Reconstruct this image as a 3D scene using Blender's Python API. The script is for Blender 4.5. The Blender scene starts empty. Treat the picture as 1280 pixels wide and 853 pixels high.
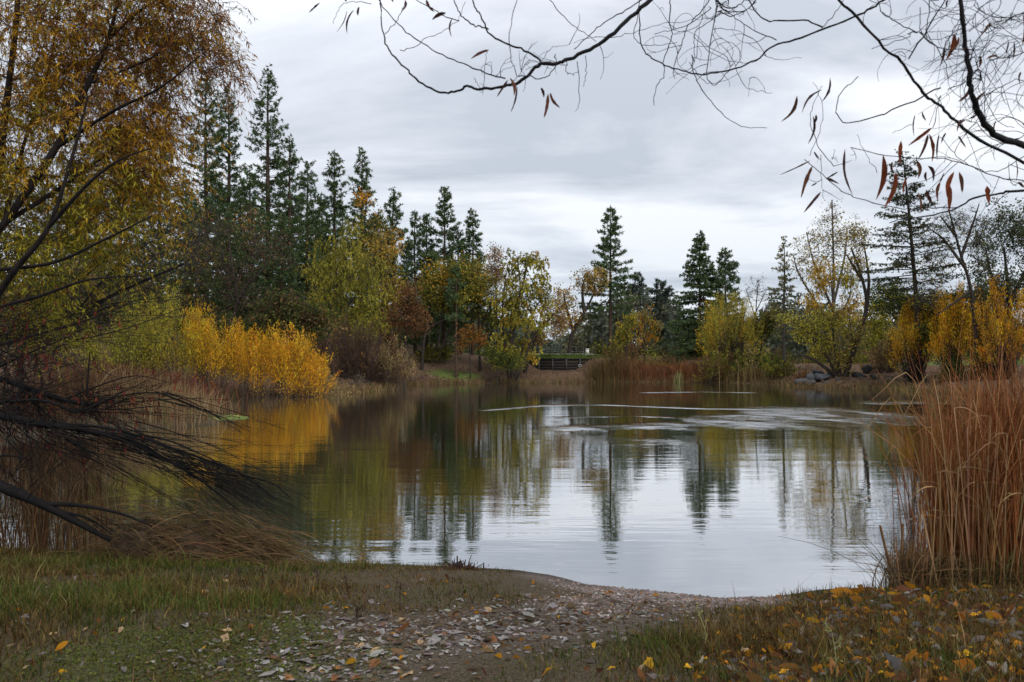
import bpy, math
import numpy as np
rng = np.random.default_rng(7)
R = math.radians
SC = bpy.context.scene
COL = SC.collection

# ------------------------------------------------------------------ camera, sky, sun, exposure
F, YH, EYE = 1000.0, 452.0, 2.2          # focal length in photo pixels, horizon row, eye height over the water
cam_d = bpy.data.cameras.new('camera')
cam_d.sensor_width = 36
cam_d.lens = F / 1280 * 36
cam_d.shift_y = (YH - 426.5) / 1280
cam_d.clip_start, cam_d.clip_end = 0.1, 5000
cam_d.dof.use_dof = True
cam_d.dof.focus_distance = 45
cam_d.dof.aperture_fstop = 7
cam = bpy.data.objects.new('camera', cam_d)
cam.location = (0, 0, EYE)
cam.rotation_euler = (R(90), 0, 0)
COL.objects.link(cam)
SC.camera = cam

SUN_EL, SUN_AZ = R(48), R(150)           # azimuth clockwise from +Y: behind the camera, to the right
world = bpy.data.worlds.new('World')
SC.world = world
world.use_nodes = True
nt = world.node_tree
nt.nodes.clear()
def wn(t, **k):
    n = nt.nodes.new(t)
    for a, b in k.items(): setattr(n, a, b)
    return n
L = nt.links.new
out = wn('ShaderNodeOutputWorld'); bg = wn('ShaderNodeBackground')
sky = wn('ShaderNodeTexSky', sky_type='NISHITA', sun_disc=False)
sky.sun_elevation = SUN_EL; sky.sun_rotation = SUN_AZ; sky.air_density = 1.0; sky.dust_density = 2.0
tc = wn('ShaderNodeTexCoord'); sep = wn('ShaderNodeSeparateXYZ')
L(tc.outputs['Generated'], sep.inputs[0])
zc = wn('ShaderNodeMath', operation='MAXIMUM'); L(sep.outputs['Z'], zc.inputs[0]); zc.inputs[1].default_value = 0.0
zo = wn('ShaderNodeMath', operation='ADD'); L(zc.outputs[0], zo.inputs[0]); zo.inputs[1].default_value = 0.16
dx = wn('ShaderNodeMath', operation='DIVIDE'); L(sep.outputs['X'], dx.inputs[0]); L(zo.outputs[0], dx.inputs[1])
dy = wn('ShaderNodeMath', operation='DIVIDE'); L(sep.outputs['Y'], dy.inputs[0]); L(zo.outputs[0], dy.inputs[1])
cmb = wn('ShaderNodeCombineXYZ'); L(dx.outputs[0], cmb.inputs[0]); L(dy.outputs[0], cmb.inputs[1]); cmb.inputs[2].default_value = 3.7
mp = wn('ShaderNodeMapping'); L(cmb.outputs[0], mp.inputs[0]); mp.inputs['Scale'].default_value = (0.75, 1.25, 1); mp.inputs['Rotation'].default_value = (0, 0, 0.22)
nz = wn('ShaderNodeTexNoise'); L(mp.outputs[0], nz.inputs['Vector'])
nz.inputs['Scale'].default_value = 1.15; nz.inputs['Detail'].default_value = 9; nz.inputs['Roughness'].default_value = 0.56; nz.inputs['Distortion'].default_value = 0.35
rp = wn('ShaderNodeValToRGB'); L(nz.outputs['Fac'], rp.inputs[0])
e = rp.color_ramp.elements
e[0].position = 0.35; e[0].color = (0.555, 0.59, 0.645, 1)
e[1].position = 0.60; e[1].color = (1.0, 1.0, 1.0, 1)
m = rp.color_ramp.elements.new(0.5); m.color = (0.80, 0.825, 0.865, 1)
# overcast sky: about 2.5 times brighter overhead than at the horizon
gr = wn('ShaderNodeValToRGB'); L(zc.outputs[0], gr.inputs[0])
g = gr.color_ramp.elements
g[0].position = 0.0; g[0].color = (0.62, 0.67, 0.72, 1)
g[1].position = 1.0; g[1].color = (1.05, 1.05, 1.07, 1)
q = gr.color_ramp.elements.new(0.10); q.color = (0.66, 0.70, 0.75, 1)
q = gr.color_ramp.elements.new(0.22); q.color = (0.80, 0.82, 0.85, 1)
q = gr.color_ramp.elements.new(0.42); q.color = (0.94, 0.95, 0.98, 1)
mul = wn('ShaderNodeMix', data_type='RGBA', blend_type='MULTIPLY'); mul.inputs['Factor'].default_value = 1
L(rp.outputs[0], mul.inputs['A']); L(gr.outputs[0], mul.inputs['B'])
sc_ = wn('ShaderNodeMix', data_type='RGBA', blend_type='MULTIPLY'); sc_.inputs['Factor'].default_value = 1
L(mul.outputs['Result'], sc_.inputs['A']); sc_.inputs['B'].default_value = (7.0, 7.0, 7.0, 1)
mx = wn('ShaderNodeMix', data_type='RGBA'); mx.inputs['Factor'].default_value = 0.95
L(sky.outputs[0], mx.inputs['A']); L(sc_.outputs['Result'], mx.inputs['B'])
L(mx.outputs['Result'], bg.inputs['Color']); bg.inputs['Strength'].default_value = 0.1
L(bg.outputs[0], out.inputs[0])

sun_d = bpy.data.lights.new('sun', 'SUN')
sun_d.energy = 1.3; sun_d.angle = R(25); sun_d.color = (1.0, 0.95, 0.87)
sun = bpy.data.objects.new('sun', sun_d)
sun.rotation_euler = (R(90) - SUN_EL, 0, R(180) - SUN_AZ)   # local -Z away from the sun
sun.rotation_euler = (math.pi / 2 - SUN_EL, 0, math.pi - SUN_AZ)
COL.objects.link(sun)
vs = SC.view_settings
vs.view_transform = 'Standard'; vs.look = 'None'; vs.exposure = 0.88; vs.gamma = 1; vs.use_curve_mapping = False
SC.cycles.max_bounces = 6; SC.cycles.diffuse_bounces = 3; SC.cycles.glossy_bounces = 3
SC.cycles.transmission_bounces = 4; SC.cycles.use_denoising = True

# ------------------------------------------------------------------ helpers
def U(a, b, n=None): return rng.uniform(a, b, n)
def N(s, n=None): return rng.normal(0, s, n)
def W(px, py, Y): return np.array([(px - 640) / F * Y, Y, EYE - (py - YH) / F * Y])
def water_pt(px, py):
    Y = EYE * F / (py - YH)
    return np.array([(px - 640) / F * Y, Y])
def unit(v): return v / np.maximum(np.linalg.norm(v, axis=-1, keepdims=True), 1e-9)
def rdir(n): return unit(rng.normal(size=(n, 3)))
_tab = np.random.default_rng(3).random((64, 64))
def vnoise(x, y):
    x = np.asarray(x, float); y = np.asarray(y, float)
    xi = np.floor(x).astype(int); yi = np.floor(y).astype(int)
    fx = x - xi; fy = y - yi
    fx = fx * fx * (3 - 2 * fx); fy = fy * fy * (3 - 2 * fy)
    g_ = lambda a, b: _tab[a % 64, b % 64]
    return (g_(xi, yi) * (1 - fx) + g_(xi + 1, yi) * fx) * (1 - fy) + (g_(xi, yi + 1) * (1 - fx) + g_(xi + 1, yi + 1) * fx) * fy
def fbm(x, y): return vnoise(x, y) * .55 + vnoise(x * 2.1 + 9, y * 2.1 + 4) * .3 + vnoise(x * 4.3 + 2, y * 4.3 + 7) * .15
def sstep(a, b, x):
    t = np.clip((x - a) / (b - a), 0, 1); return t * t * (3 - 2 * t)
def smooth(pts, n):
    """Catmull-Rom through the points, resampled to n"""
    p = np.asarray(pts, float)
    if len(p) == 2:
        t = np.linspace(0, 1, n)[:, None]; return p[0] * (1 - t) + p[1] * t
    p = np.vstack([2 * p[0] - p[1], p, 2 * p[-1] - p[-2]])
    t = np.linspace(0, len(p) - 3 - 1e-6, n); i = t.astype(int); f = (t - i)[:, None]
    a, b, c, d = p[i], p[i + 1], p[i + 2], p[i + 3]
    return .5 * (2 * b + (c - a) * f + (2 * a - 5 * b + 4 * c - d) * f ** 2 + (3 * b - a - 3 * c + d) * f ** 3)
def bez(a, b, c, n):
    """M quadratic curves: arrays (M,3) -> (M,n,3)"""
    t = np.linspace(0, 1, n)[None, :, None]
    return a[:, None] * (1 - t) ** 2 + 2 * b[:, None] * t * (1 - t) + c[:, None] * t ** 2
def pick(pal, n, jit=.18):
    p = np.asarray(pal, float)
    c = p[rng.integers(0, len(p), n)]
    return np.clip(c * (1 + rng.normal(0, jit, (n, 1))) * (1 + rng.normal(0, jit * .3, (n, 3))), .004, .9)

STUFF = {'crown', 'twigs', 'leaf_blades', 'stalks', 'stems', 'seed_heads', 'dead_leaves', 'stubs', 'roots', 'collapsed_leaves', 'leaves'}
class Geo:
    def __init__(s): s.v, s.f, s.c, s.n = [], [], [], 0
    def add(s, v, f, c):
        v = np.asarray(v, float).reshape(-1, 3); f = np.asarray(f)
        s.v.append(v); s.f.append(f + s.n); s.n += len(v)
        c = np.asarray(c, float)
        s.c.append(np.broadcast_to(c, (len(v), 3)) if c.ndim == 1 else c)
    def tubes(s, Pt, Rd, k=4, col=(.05, .04, .035)):
        """Pt (M,n,3) Rd (M,n)"""
        M, n = Pt.shape[:2]
        if M == 0: return
        T = unit(np.gradient(Pt, axis=1))
        mean = unit(Pt[:, -1] - Pt[:, 0] + 1e-6)
        ref = np.where(np.abs(mean[:, 2:3]) > .8, np.array([[1., 0.13, 0]]), np.array([[0., .1, 1]]))
        u = unit(np.cross(T, ref[:, None])); v = np.cross(T, u)
        a = np.linspace(0, 2 * np.pi, k, endpoint=False)
        ring = Pt[:, :, None] + Rd[:, :, None, None] * (u[:, :, None] * np.cos(a)[None, None, :, None] + v[:, :, None] * np.sin(a)[None, None, :, None])
        idx = np.arange(M * n * k).reshape(M, n, k)
        A = idx[:, :-1]; B = idx[:, 1:]
        f = np.stack([A, np.roll(A, -1, 2), np.roll(B, -1, 2), B], -1).reshape(-1, 4)
        c = np.asarray(col, float)
        if c.ndim == 2: c = np.repeat(c, n * k, 0)
        s.add(ring, f, c)
    def tube(s, pts, r0, r1, k=8, n=16, col=(.05, .04, .035), pw=1.0, wob=0):
        p = smooth(pts, n)
        r = r0 + (r1 - r0) * np.linspace(0, 1, n) ** pw
        if wob: r = r * (1 + N(wob, n))
        s.tubes(p[None], r[None], k, col)
        return p
    def leaves(s, c, d, L, Wd, col):
        """diamond leaves from base c along d"""
        n = len(c)
        if n == 0: return
        w = unit(np.cross(d, rdir(n)))
        L = np.broadcast_to(np.asarray(L, float), n)[:, None]; Wd = np.broadcast_to(np.asarray(Wd, float), n)[:, None]
        m_ = c + d * L * .45
        v = np.stack([c, m_ + w * Wd / 2, c + d * L, m_ - w * Wd / 2], 1)
        f = np.arange(4 * n).reshape(n, 4)
        s.add(v, f, np.repeat(np.broadcast_to(col, (n, 3)), 4, 0))
    def ribbons(s, Pt, Wd, col, side=None):
        """blades: Pt (M,n,3), Wd (M,n) full width"""
        M, n = Pt.shape[:2]
        T = unit(np.gradient(Pt, axis=1))
        w = unit(np.cross(T, rdir(M)[:, None] if side is None else side[:, None]))
        v = np.stack([Pt - w * Wd[..., None] / 2, Pt + w * Wd[..., None] / 2], 2)
        idx = np.arange(M * n * 2).reshape(M, n, 2)
        f = np.stack([idx[:, :-1, 0], idx[:, :-1, 1], idx[:, 1:, 1], idx[:, 1:, 0]], -1).reshape(-1, 4)
        s.add(v, f, np.repeat(np.broadcast_to(col, (M, 3)), n * 2, 0))
    def box(s, lo, hi, col=(.2, .2, .2)):
        (a, b, c), (d, e_, f_) = lo, hi
        v = [(a, b, c), (d, b, c), (d, e_, c), (a, e_, c), (a, b, f_), (d, b, f_), (d, e_, f_), (a, e_, f_)]
        s.add(v, [(0, 3, 2, 1), (4, 5, 6, 7), (0, 1, 5, 4), (1, 2, 6, 5), (2, 3, 7, 6), (3, 0, 4, 7)], np.array(col, float))
    def mesh(s, name, mat, shade=False):
        me = bpy.data.meshes.new(name)
        v = np.concatenate(s.v).astype(np.float32); f = np.concatenate(s.f).astype(np.int32); c = np.concatenate(s.c).astype(np.float32)
        me.vertices.add(len(v)); me.vertices.foreach_set('co', v.ravel())
        k = f.shape[1]
        me.loops.add(f.size); me.loops.foreach_set('vertex_index', f.ravel())
        me.polygons.add(len(f)); me.polygons.foreach_set('loop_start', np.arange(0, f.size, k, dtype=np.int32))
        at = me.attributes.new('tint', 'FLOAT_COLOR', 'POINT')
        at.data.foreach_set('color', np.hstack([c, np.ones((len(c), 1), np.float32)]).astype(np.float32).ravel())
        if shade: me.polygons.foreach_set('use_smooth', np.ones(len(f), bool))
        me.update(calc_edges=True)
        me.materials.append(mat)
        return me
    def build(s, name, mat, parent=None, base=None, shade=False, loc=None):
        if not s.v: return None
        if base is not None: s.v = [v - np.asarray(base) for v in s.v]
        o = bpy.data.objects.new(name, s.mesh(name, mat, shade))
        COL.objects.link(o)
        if name in STUFF: o['kind'] = 'stuff'
        if parent is not None: o.parent = parent
        if loc is not None: o.location = loc
        return o
def tag(o, label=None, cat=None, group=None, kind=None):
    if label: o['label'] = label
    if cat: o['category'] = cat
    if group: o['group'] = group
    if kind: o['kind'] = kind
    return o
def thing(name, label, cat, loc, group=None):
    o = bpy.data.objects.new(name, None); COL.objects.link(o)
    o.empty_display_size = .2; o.location = [float(a) for a in loc]
    return tag(o, label, cat, group)

# ------------------------------------------------------------------ materials
def mat_new(name):
    m_ = bpy.data.materials.new(name); m_.use_nodes = True
    t = m_.node_tree; t.nodes.clear()
    return m_, t, t.nodes.new('ShaderNodeOutputMaterial')
def node(t, ty, **k):
    n = t.nodes.new(ty)
    for a, b in k.items(): setattr(n, a, b)
    return n
def foliage_mat(name, trans=.35, gloss=.0):
    m_, t, o = mat_new(name); l = t.links.new
    a = node(t, 'ShaderNodeAttribute', attribute_name='tint')
    nz_ = node(t, 'ShaderNodeTexNoise'); nz_.inputs['Scale'].default_value = 3.0; nz_.inputs['Detail'].default_value = 2
    hv = node(t, 'ShaderNodeHueSaturation'); l(a.outputs['Color'], hv.inputs['Color'])
    mr = node(t, 'ShaderNodeMapRange'); l(nz_.outputs['Fac'], mr.inputs[0]); mr.inputs['From Min'].default_value = .3; mr.inputs['From Max'].default_value = .7
    mr.inputs['To Min'].default_value = .8; mr.inputs['To Max'].default_value = 1.2; l(mr.outputs[0], hv.inputs['Value'])
    d = node(t, 'ShaderNodeBsdfDiffuse'); tr = node(t, 'ShaderNodeBsdfTranslucent'); mx_ = node(t, 'ShaderNodeMixShader')
    l(hv.outputs[0], d.inputs[0]); l(hv.outputs[0], tr.inputs[0]); mx_.inputs[0].default_value = trans
    l(d.outputs[0], mx_.inputs[1]); l(tr.outputs[0], mx_.inputs[2])
    l(mx_.outputs[0], o.inputs[0])
    return m_
def bark_mat(name, scale=14.0, rough=.9, bump=.02):
    m_, t, o = mat_new(name); l = t.links.new
    a = node(t, 'ShaderNodeAttribute', attribute_name='tint')
    tcn = node(t, 'ShaderNodeTexCoord'); mpn = node(t, 'ShaderNodeMapping'); l(tcn.outputs['Object'], mpn.inputs[0]); mpn.inputs['Scale'].default_value = (1, 1, .3)
    nz_ = node(t, 'ShaderNodeTexNoise'); l(mpn.outputs[0], nz_.inputs['Vector']); nz_.inputs['Scale'].default_value = scale; nz_.inputs['Detail'].default_value = 5
    mr = node(t, 'ShaderNodeMapRange'); l(nz_.outputs['Fac'], mr.inputs[0]); mr.inputs['From Min'].default_value = .3; mr.inputs['From Max'].default_value = .7
    mr.inputs['To Min'].default_value = .55; mr.inputs['To Max'].default_value = 1.5
    hv = node(t, 'ShaderNodeHueSaturation'); l(a.outputs['Color'], hv.inputs['Color']); l(mr.outputs[0], hv.inputs['Value'])
    b = node(t, 'ShaderNodeBump'); l(nz_.outputs['Fac'], b.inputs['Height']); b.inputs['Distance'].default_value = bump
    p = node(t, 'ShaderNodeBsdfPrincipled'); l(hv.outputs[0], p.inputs['Base Color']); p.inputs['Roughness'].default_value = rough
    p.inputs['Specular IOR Level'].default_value = .15; l(b.outputs[0], p.inputs['Normal'])
    l(p.outputs[0], o.inputs[0])
    return m_
M_LEAF = foliage_mat('leaf', .42)
M_NEEDLE = foliage_mat('pine_needles', .28)
M_BLADE = foliage_mat('dry_grass', .3)
M_DRY = foliage_mat('dead_leaf', .25)
M_BARK = bark_mat('bark')
M_ROCK = bark_mat('rock', 5.0, .85, .06)
M_TIMBER = bark_mat('timber', 9.0, .8, .01)
M_CONC = bark_mat('concrete', 6.0, .8, .005)

# ------------------------------------------------------------------ ground and pond
near = [(-6, 9.3), (-4.2, 9.1), (-2.66, 8.87), (-.7, 8.6), (0, 8.46), (.45, 8.25), (.8, 7.97), (1.4, 7.72), (1.95, 7.5), (2.75, 7.62), (3.6, 7.75), (5, 7.95), (6.8, 9.2), (10, 12), (17, 19), (26, 34), (31, 48)]
far_px = [(1140, 489), (1100, 485), (1050, 486), (1000, 484), (965, 481)]
pond = near + [tuple(water_pt(*p)) for p in far_px] + [(22, 83), (18.7, 85), (8.5, 84.6), (4.5, 83.5), (0, 81.5), (-6.3, 78.5), (-10.3, 73), (-10.6, 66), (-9.6, 62.5), (-10.5, 58), (-12.1, 54.6), (-16.2, 52), (-18.6, 49), (-17.2, 42), (-13.6, 34), (-10.6, 29.5), (-10.2, 27.6), (-12.2, 25.6), (-14.2, 22), (-13.2, 17.5), (-9.8, 13), (-7.6, 10.2)]
PO = np.array(pond)
def pond_dist(x, y):
    """signed distance to the shoreline, positive on land"""
    x = np.atleast_1d(np.asarray(x, float)); y = np.atleast_1d(np.asarray(y, float))
    best = np.full(x.shape, 1e9); inside = np.zeros(x.shape, bool)
    for (ax, ay), (bx, by) in zip(PO, np.roll(PO, -1, 0)):
        ex, ey = bx - ax, by - ay
        t = np.clip(((x - ax) * ex + (y - ay) * ey) / (ex * ex + ey * ey), 0, 1)
        best = np.minimum(best, (x - ax - t * ex) ** 2 + (y - ay - t * ey) ** 2)
        cr = (ay > y) != (by > y)
        if by != ay: inside ^= cr & (x < ex * (y - ay) / (by - ay) + ax)
    d = np.sqrt(best)
    return np.where(inside, -d, d)
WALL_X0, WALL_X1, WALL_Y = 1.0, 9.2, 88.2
def ground(x, y):
    x = np.atleast_1d(np.asarray(x, float)); y = np.atleast_1d(np.asarray(y, float))
    d = pond_dist(x, y)
    d = d + (vnoise(x * 1.3, y * 1.3) - .5) * .25 * sstep(2, 9, y)
    fary = sstep(30, 60, y)
    lo = np.where(d < 0, np.maximum(d * .25, -1.2), .16 * np.clip(d, 0, 3.8))
    hill = 2.3 * sstep(1, 15, d) * fary + 9 * sstep(14, 60, d) * fary * sstep(-2, -30, x) + 4 * sstep(22, 60, d) * fary * sstep(25, 50, x)
    lawn = sstep(24, 32, x) * fary
    hill = hill * (1 - .45 * lawn)
    z = lo + hill + (fbm(x * .5, y * .5) - .5) * .35 * sstep(1, 6, d) * fary
    z = z + (fbm(x * 2.3, y * 2.3) - .5) * .05 * sstep(0, .6, d) * (1 - fary)
    nw = sstep(-7, -2, x - WALL_X0) * sstep(-5, -.5, WALL_X1 - x + 1.2) * (d > 0) * (y > 80)
    nw = np.where(y < 100, nw, 0)
    z = np.maximum(z, np.where(nw > 0, nw * 2.6 * sstep(84.3, 88.2, y) + z * (1 - nw), z))
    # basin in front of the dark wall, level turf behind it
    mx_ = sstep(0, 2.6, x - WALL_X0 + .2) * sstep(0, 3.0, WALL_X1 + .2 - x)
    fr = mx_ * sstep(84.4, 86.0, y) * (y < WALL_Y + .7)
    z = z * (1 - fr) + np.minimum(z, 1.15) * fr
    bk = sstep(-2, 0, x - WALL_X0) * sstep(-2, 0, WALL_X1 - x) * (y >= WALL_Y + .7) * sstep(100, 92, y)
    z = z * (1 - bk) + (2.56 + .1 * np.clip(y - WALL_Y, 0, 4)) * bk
    return z
def gz(x, y): return float(ground(x, y)[0])
def gpt(px, py):
    """the point of the ground seen at a pixel of the photo"""
    Y = 6.0
    for _ in range(40):
        Y = .5 * Y + .5 * (EYE - gz((px - 640) / F * Y, Y)) * F / (py - YH)
    return np.array([(px - 640) / F * Y, Y, gz((px - 640) / F * Y, Y)])
def seg_dist(x, y, pts):
    best = np.full(np.shape(x), 1e9)
    for (ax, ay), (bx, by) in zip(pts[:-1], pts[1:]):
        ex, ey = bx - ax, by - ay
        t = np.clip(((x - ax) * ex + (y - ay) * ey) / (ex * ex + ey * ey + 1e-9), 0, 1)
        best = np.minimum(best, np.hypot(x - ax - t * ex, y - ay - t * ey))
    return best
PATH = [(2.0, 7.25), (1.4, 7.0), (.85, 6.4), (.35, 5.7), (-.15, 5.2), (-.65, 4.75), (-1.0, 4.2), (-1.2, 2.5)]
def gravel_mask(x, y):
    w = .46 + .10 * sstep(7.5, 6, y)
    return sstep(1.35, .45, seg_dist(x, y, PATH) / w + (fbm(x * 2, y * 2) - .5) * .9)
def beach_mask(x, y):
    return sstep(1.0, .3, seg_dist(x, y, [(.5, 8.05), (.95, 7.7), (1.5, 7.4), (2.1, 7.35)]) / .6)
def moss_mask(x, y):
    return sstep(1.3, .5, np.hypot((x + 1.65) / 1.0, (y - 4.3) / .75) + (fbm(x * 3, y * 3) - .5) * .8)
def lawn_mask(x, y):
    a = sstep(33, 36, x - (y - 74) * .45) * sstep(75, 77, y) * sstep(95, 88, y)
    b = sstep(WALL_X0 - 3, WALL_X0, x) * sstep(WALL_X1 + 3, WALL_X1, x) * sstep(WALL_Y + .2, WALL_Y + .7, y) * sstep(93, 91, y)
    c = sstep(2.2, 1.2, np.hypot((x + 6) / 1.6, (y - 83) / 1.3))
    return np.maximum(np.maximum(a, b), c * .8)

def polar_grid(azs, rs):
    a, r = np.meshgrid(azs, rs, indexing='ij')
    x = r * np.sin(a); y = r * np.cos(a)
    i = np.arange(a.size).reshape(a.shape)
    f = np.stack([i[:-1, :-1], i[:-1, 1:], i[1:, 1:], i[1:, :-1]], -1).reshape(-1, 4)[:, ::-1]
    return x.ravel(), y.ravel(), f
az = np.concatenate([np.arange(-180, -50, 5), np.arange(-50, 50, .5), np.arange(50, 181, 5)]) * math.pi / 180
rs = np.concatenate([[0.02], np.arange(.5, 10, .08), np.geomspace(10, 60, 120)[0:], np.arange(60.5, 110, .55), np.geomspace(111, 2500, 30)])
gx, gy, gf = polar_grid(az, rs)
gg = Geo()
gzv = ground(gx, gy)
base = np.array([.062, .05, .032]); dry = np.array([.085, .062, .038])
n1 = fbm(gx * .9, gy * .9)[:, None]
colr = base * (1 - n1) + dry * n1
def mixc(c, m_, k): return c * (1 - m_[:, None]) + np.asarray(k) * m_[:, None]
colr = mixc(colr, sstep(30, 45, gy) * .9, (.105, .066, .042))
colr = mixc(colr, sstep(100, 140, np.hypot(gx, gy)), (.07, .075, .04))
colr = mixc(colr, gravel_mask(gx, gy) * .7, (.105, .086, .072))
colr = mixc(colr, beach_mask(gx, gy), (.125, .10, .09))
colr = mixc(colr, moss_mask(gx, gy) * .6, (.07, .08, .028))
colr = mixc(colr, lawn_mask(gx, gy), (.075, .12, .022))
colr = colr * (1 - .45 * sstep(.35, .05, pond_dist(gx, gy)))[:, None]   # wet margin
gg.add(np.stack([gx, gy, gzv], 1), gf, colr)
mg, t, o = mat_new('ground'); l = t.links.new
a_ = node(t, 'ShaderNodeAttribute', attribute_name='tint')
nzb = node(t, 'ShaderNodeTexNoise'); nzb.inputs['Scale'].default_value = 60; nzb.inputs['Detail'].default_value = 6; nzb.inputs['Roughness'].default_value = .7
tcg = node(t, 'ShaderNodeTexCoord'); l(tcg.outputs['Object'], nzb.inputs['Vector'])
vor = node(t, 'ShaderNodeTexVoronoi'); vor.inputs['Scale'].default_value = 45; l(tcg.outputs['Object'], vor.inputs['Vector'])
mr = node(t, 'ShaderNodeMapRange'); l(nzb.outputs['Fac'], mr.inputs[0]); mr.inputs['From Min'].default_value = .3; mr.inputs['From Max'].default_value = .7; mr.inputs['To Min'].default_value = .35; mr.inputs['To Max'].default_value = 1.7
hv = node(t, 'ShaderNodeHueSaturation'); l(a_.outputs['Color'], hv.inputs['Color']); l(mr.outputs[0], hv.inputs['Value'])
mv = node(t, 'ShaderNodeMath', operation='ADD'); l(vor.outputs['Distance'], mv.inputs[0]); l(nzb.outputs['Fac'], mv.inputs[1])
bp = node(t, 'ShaderNodeBump'); l(mv.outputs[0], bp.inputs['Height']); bp.inputs['Distance'].default_value = .02
pr = node(t, 'ShaderNodeBsdfPrincipled'); l(hv.outputs[0], pr.inputs['Base Color']); pr.inputs['Roughness'].default_value = .95; pr.inputs['Specular IOR Level'].default_value = .15
l(bp.outputs[0], pr.inputs['Normal']); l(pr.outputs[0], o.inputs[0])
tag(gg.build('ground', mg, shade=True), kind='structure')

# water, with the rippled streaks of the wakes as a wave-height attribute
waz = np.arange(-46, 46.1, .4) * math.pi / 180
wrs = np.concatenate([np.arange(6.5, 20, .12), np.geomspace(20, 100, 190)])
wx, wy, wf = polar_grid(waz, wrs)
def wake(pts, wid, amp, wx=wx, wy=wy):
    q_ = np.array([water_pt(*p) for p in pts])
    yc = np.interp(wx, q_[:, 0], q_[:, 1]); env = sstep(q_[0, 0] - .6, q_[0, 0] + 1, wx) * sstep(q_[-1, 0] + .6, q_[-1, 0] - 1, wx)
    w_ = np.interp(wx, q_[:, 0], wid) if np.ndim(wid) else wid
    return amp * env * np.exp(-((wy - yc) / w_) ** 2)
rip = np.zeros_like(wx)
for args in [([(606, 513), (680, 507), (752, 506), (880, 511), (1012, 512)], [.25, .45, .5, .5, .3], .7),
             ([(690, 535), (780, 533), (860, 531), (930, 523), (1000, 519), (1080, 518), (1150, 520)], [.6, .9, 1.4, 3.0, 4.6, 4.4, 3.4], .75),
             ([(700, 522), (780, 520), (840, 522)], .4, .2), ([(800, 491), (870, 490), (945, 491)], .8, .8),
             ([(690, 545), (800, 552), (900, 548)], 1.6, .05), ([(1090, 505), (1150, 503), (1230, 506)], 1.6, .5)]:
    rip = np.maximum(rip, wake(*args))
rip = np.maximum(rip, .06 * np.exp(-((wx + 2.0) / .55) ** 2 - ((wy - 9.25) / .3) ** 2))
rip = rip * (.25 + .75 * sstep(.34, .6, fbm(wx * .5, wy * .35))) * (.4 + 1.2 * vnoise(wx * 1.3, wy * .9))
wg = Geo(); wg.add(np.stack([wx, wy, 0 * wx], 1), wf, np.repeat(rip[:, None], 3, 1))
mw, t, o = mat_new('pond_water'); l = t.links.new
a_ = node(t, 'ShaderNodeAttribute', attribute_name='tint'); tcw = node(t, 'ShaderNodeTexCoord')
def wnoise(scale, sx, sy, det, rough=.5):
    mpn = node(t, 'ShaderNodeMapping'); l(tcw.outputs['Object'], mpn.inputs[0]); mpn.inputs['Scale'].default_value = (sx, sy, 1)
    n = node(t, 'ShaderNodeTexNoise'); l(mpn.outputs[0], n.inputs['Vector']); n.inputs['Scale'].default_value = scale; n.inputs['Detail'].default_value = det; n.inputs['Roughness'].default_value = rough
    return n
b0 = node(t, 'ShaderNodeBump'); l(wnoise(1.0, .16, .95, 2).outputs['Fac'], b0.inputs['Height']); b0.inputs['Distance'].default_value = .007
b1 = node(t, 'ShaderNodeBump'); l(b0.outputs[0], b1.inputs['Normal']); l(wnoise(1.0, .5, 3.2, 3).outputs['Fac'], b1.inputs['Height']); b1.inputs['Strength'].default_value = 1; b1.inputs['Distance'].default_value = .0028
b2 = node(t, 'ShaderNodeBump'); l(wnoise(1.0, 2.2, 11, 2).outputs['Fac'], b2.inputs['Height']); b2.inputs['Distance'].default_value = .0011; l(b1.outputs[0], b2.inputs['Normal'])
hm = node(t, 'ShaderNodeMath', operation='MULTIPLY'); l(wnoise(1.0, 1.0, 1.3, 4, .7).outputs['Fac'], hm.inputs[0]); l(a_.outputs['Fac'], hm.inputs[1])
b3 = node(t, 'ShaderNodeBump'); l(hm.outputs[0], b3.inputs['Height']); b3.inputs['Distance'].default_value = .30; l(b2.outputs[0], b3.inputs['Normal'])
gl = node(t, 'ShaderNodeBsdfGlossy'); gl.inputs['Roughness'].default_value = .02; gl.inputs['Color'].default_value = (.95, .96, .98, 1); l(b3.outputs[0], gl.inputs['Normal'])
df = node(t, 'ShaderNodeBsdfDiffuse'); df.inputs['Color'].default_value = (.035, .033, .018, 1)
fr_ = node(t, 'ShaderNodeFresnel'); fr_.inputs['IOR'].default_value = 1.33; l(b3.outputs[0], fr_.inputs['Normal'])
mrw = node(t, 'ShaderNodeMapRange'); l(fr_.outputs[0], mrw.inputs[0]); mrw.inputs['From Min'].default_value = 0.02; mrw.inputs['From Max'].default_value = .5; mrw.inputs['To Min'].default_value = .55; mrw.inputs['To Max'].default_value = .88
mw_ = node(t, 'ShaderNodeMixShader'); l(mrw.outputs[0], mw_.inputs[0]); l(df.outputs[0], mw_.inputs[1]); l(gl.outputs[0], mw_.inputs[2]); l(mw_.outputs[0], o.inputs[0])
tag(wg.build('pond_water', mw, shade=True), kind='structure')

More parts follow.
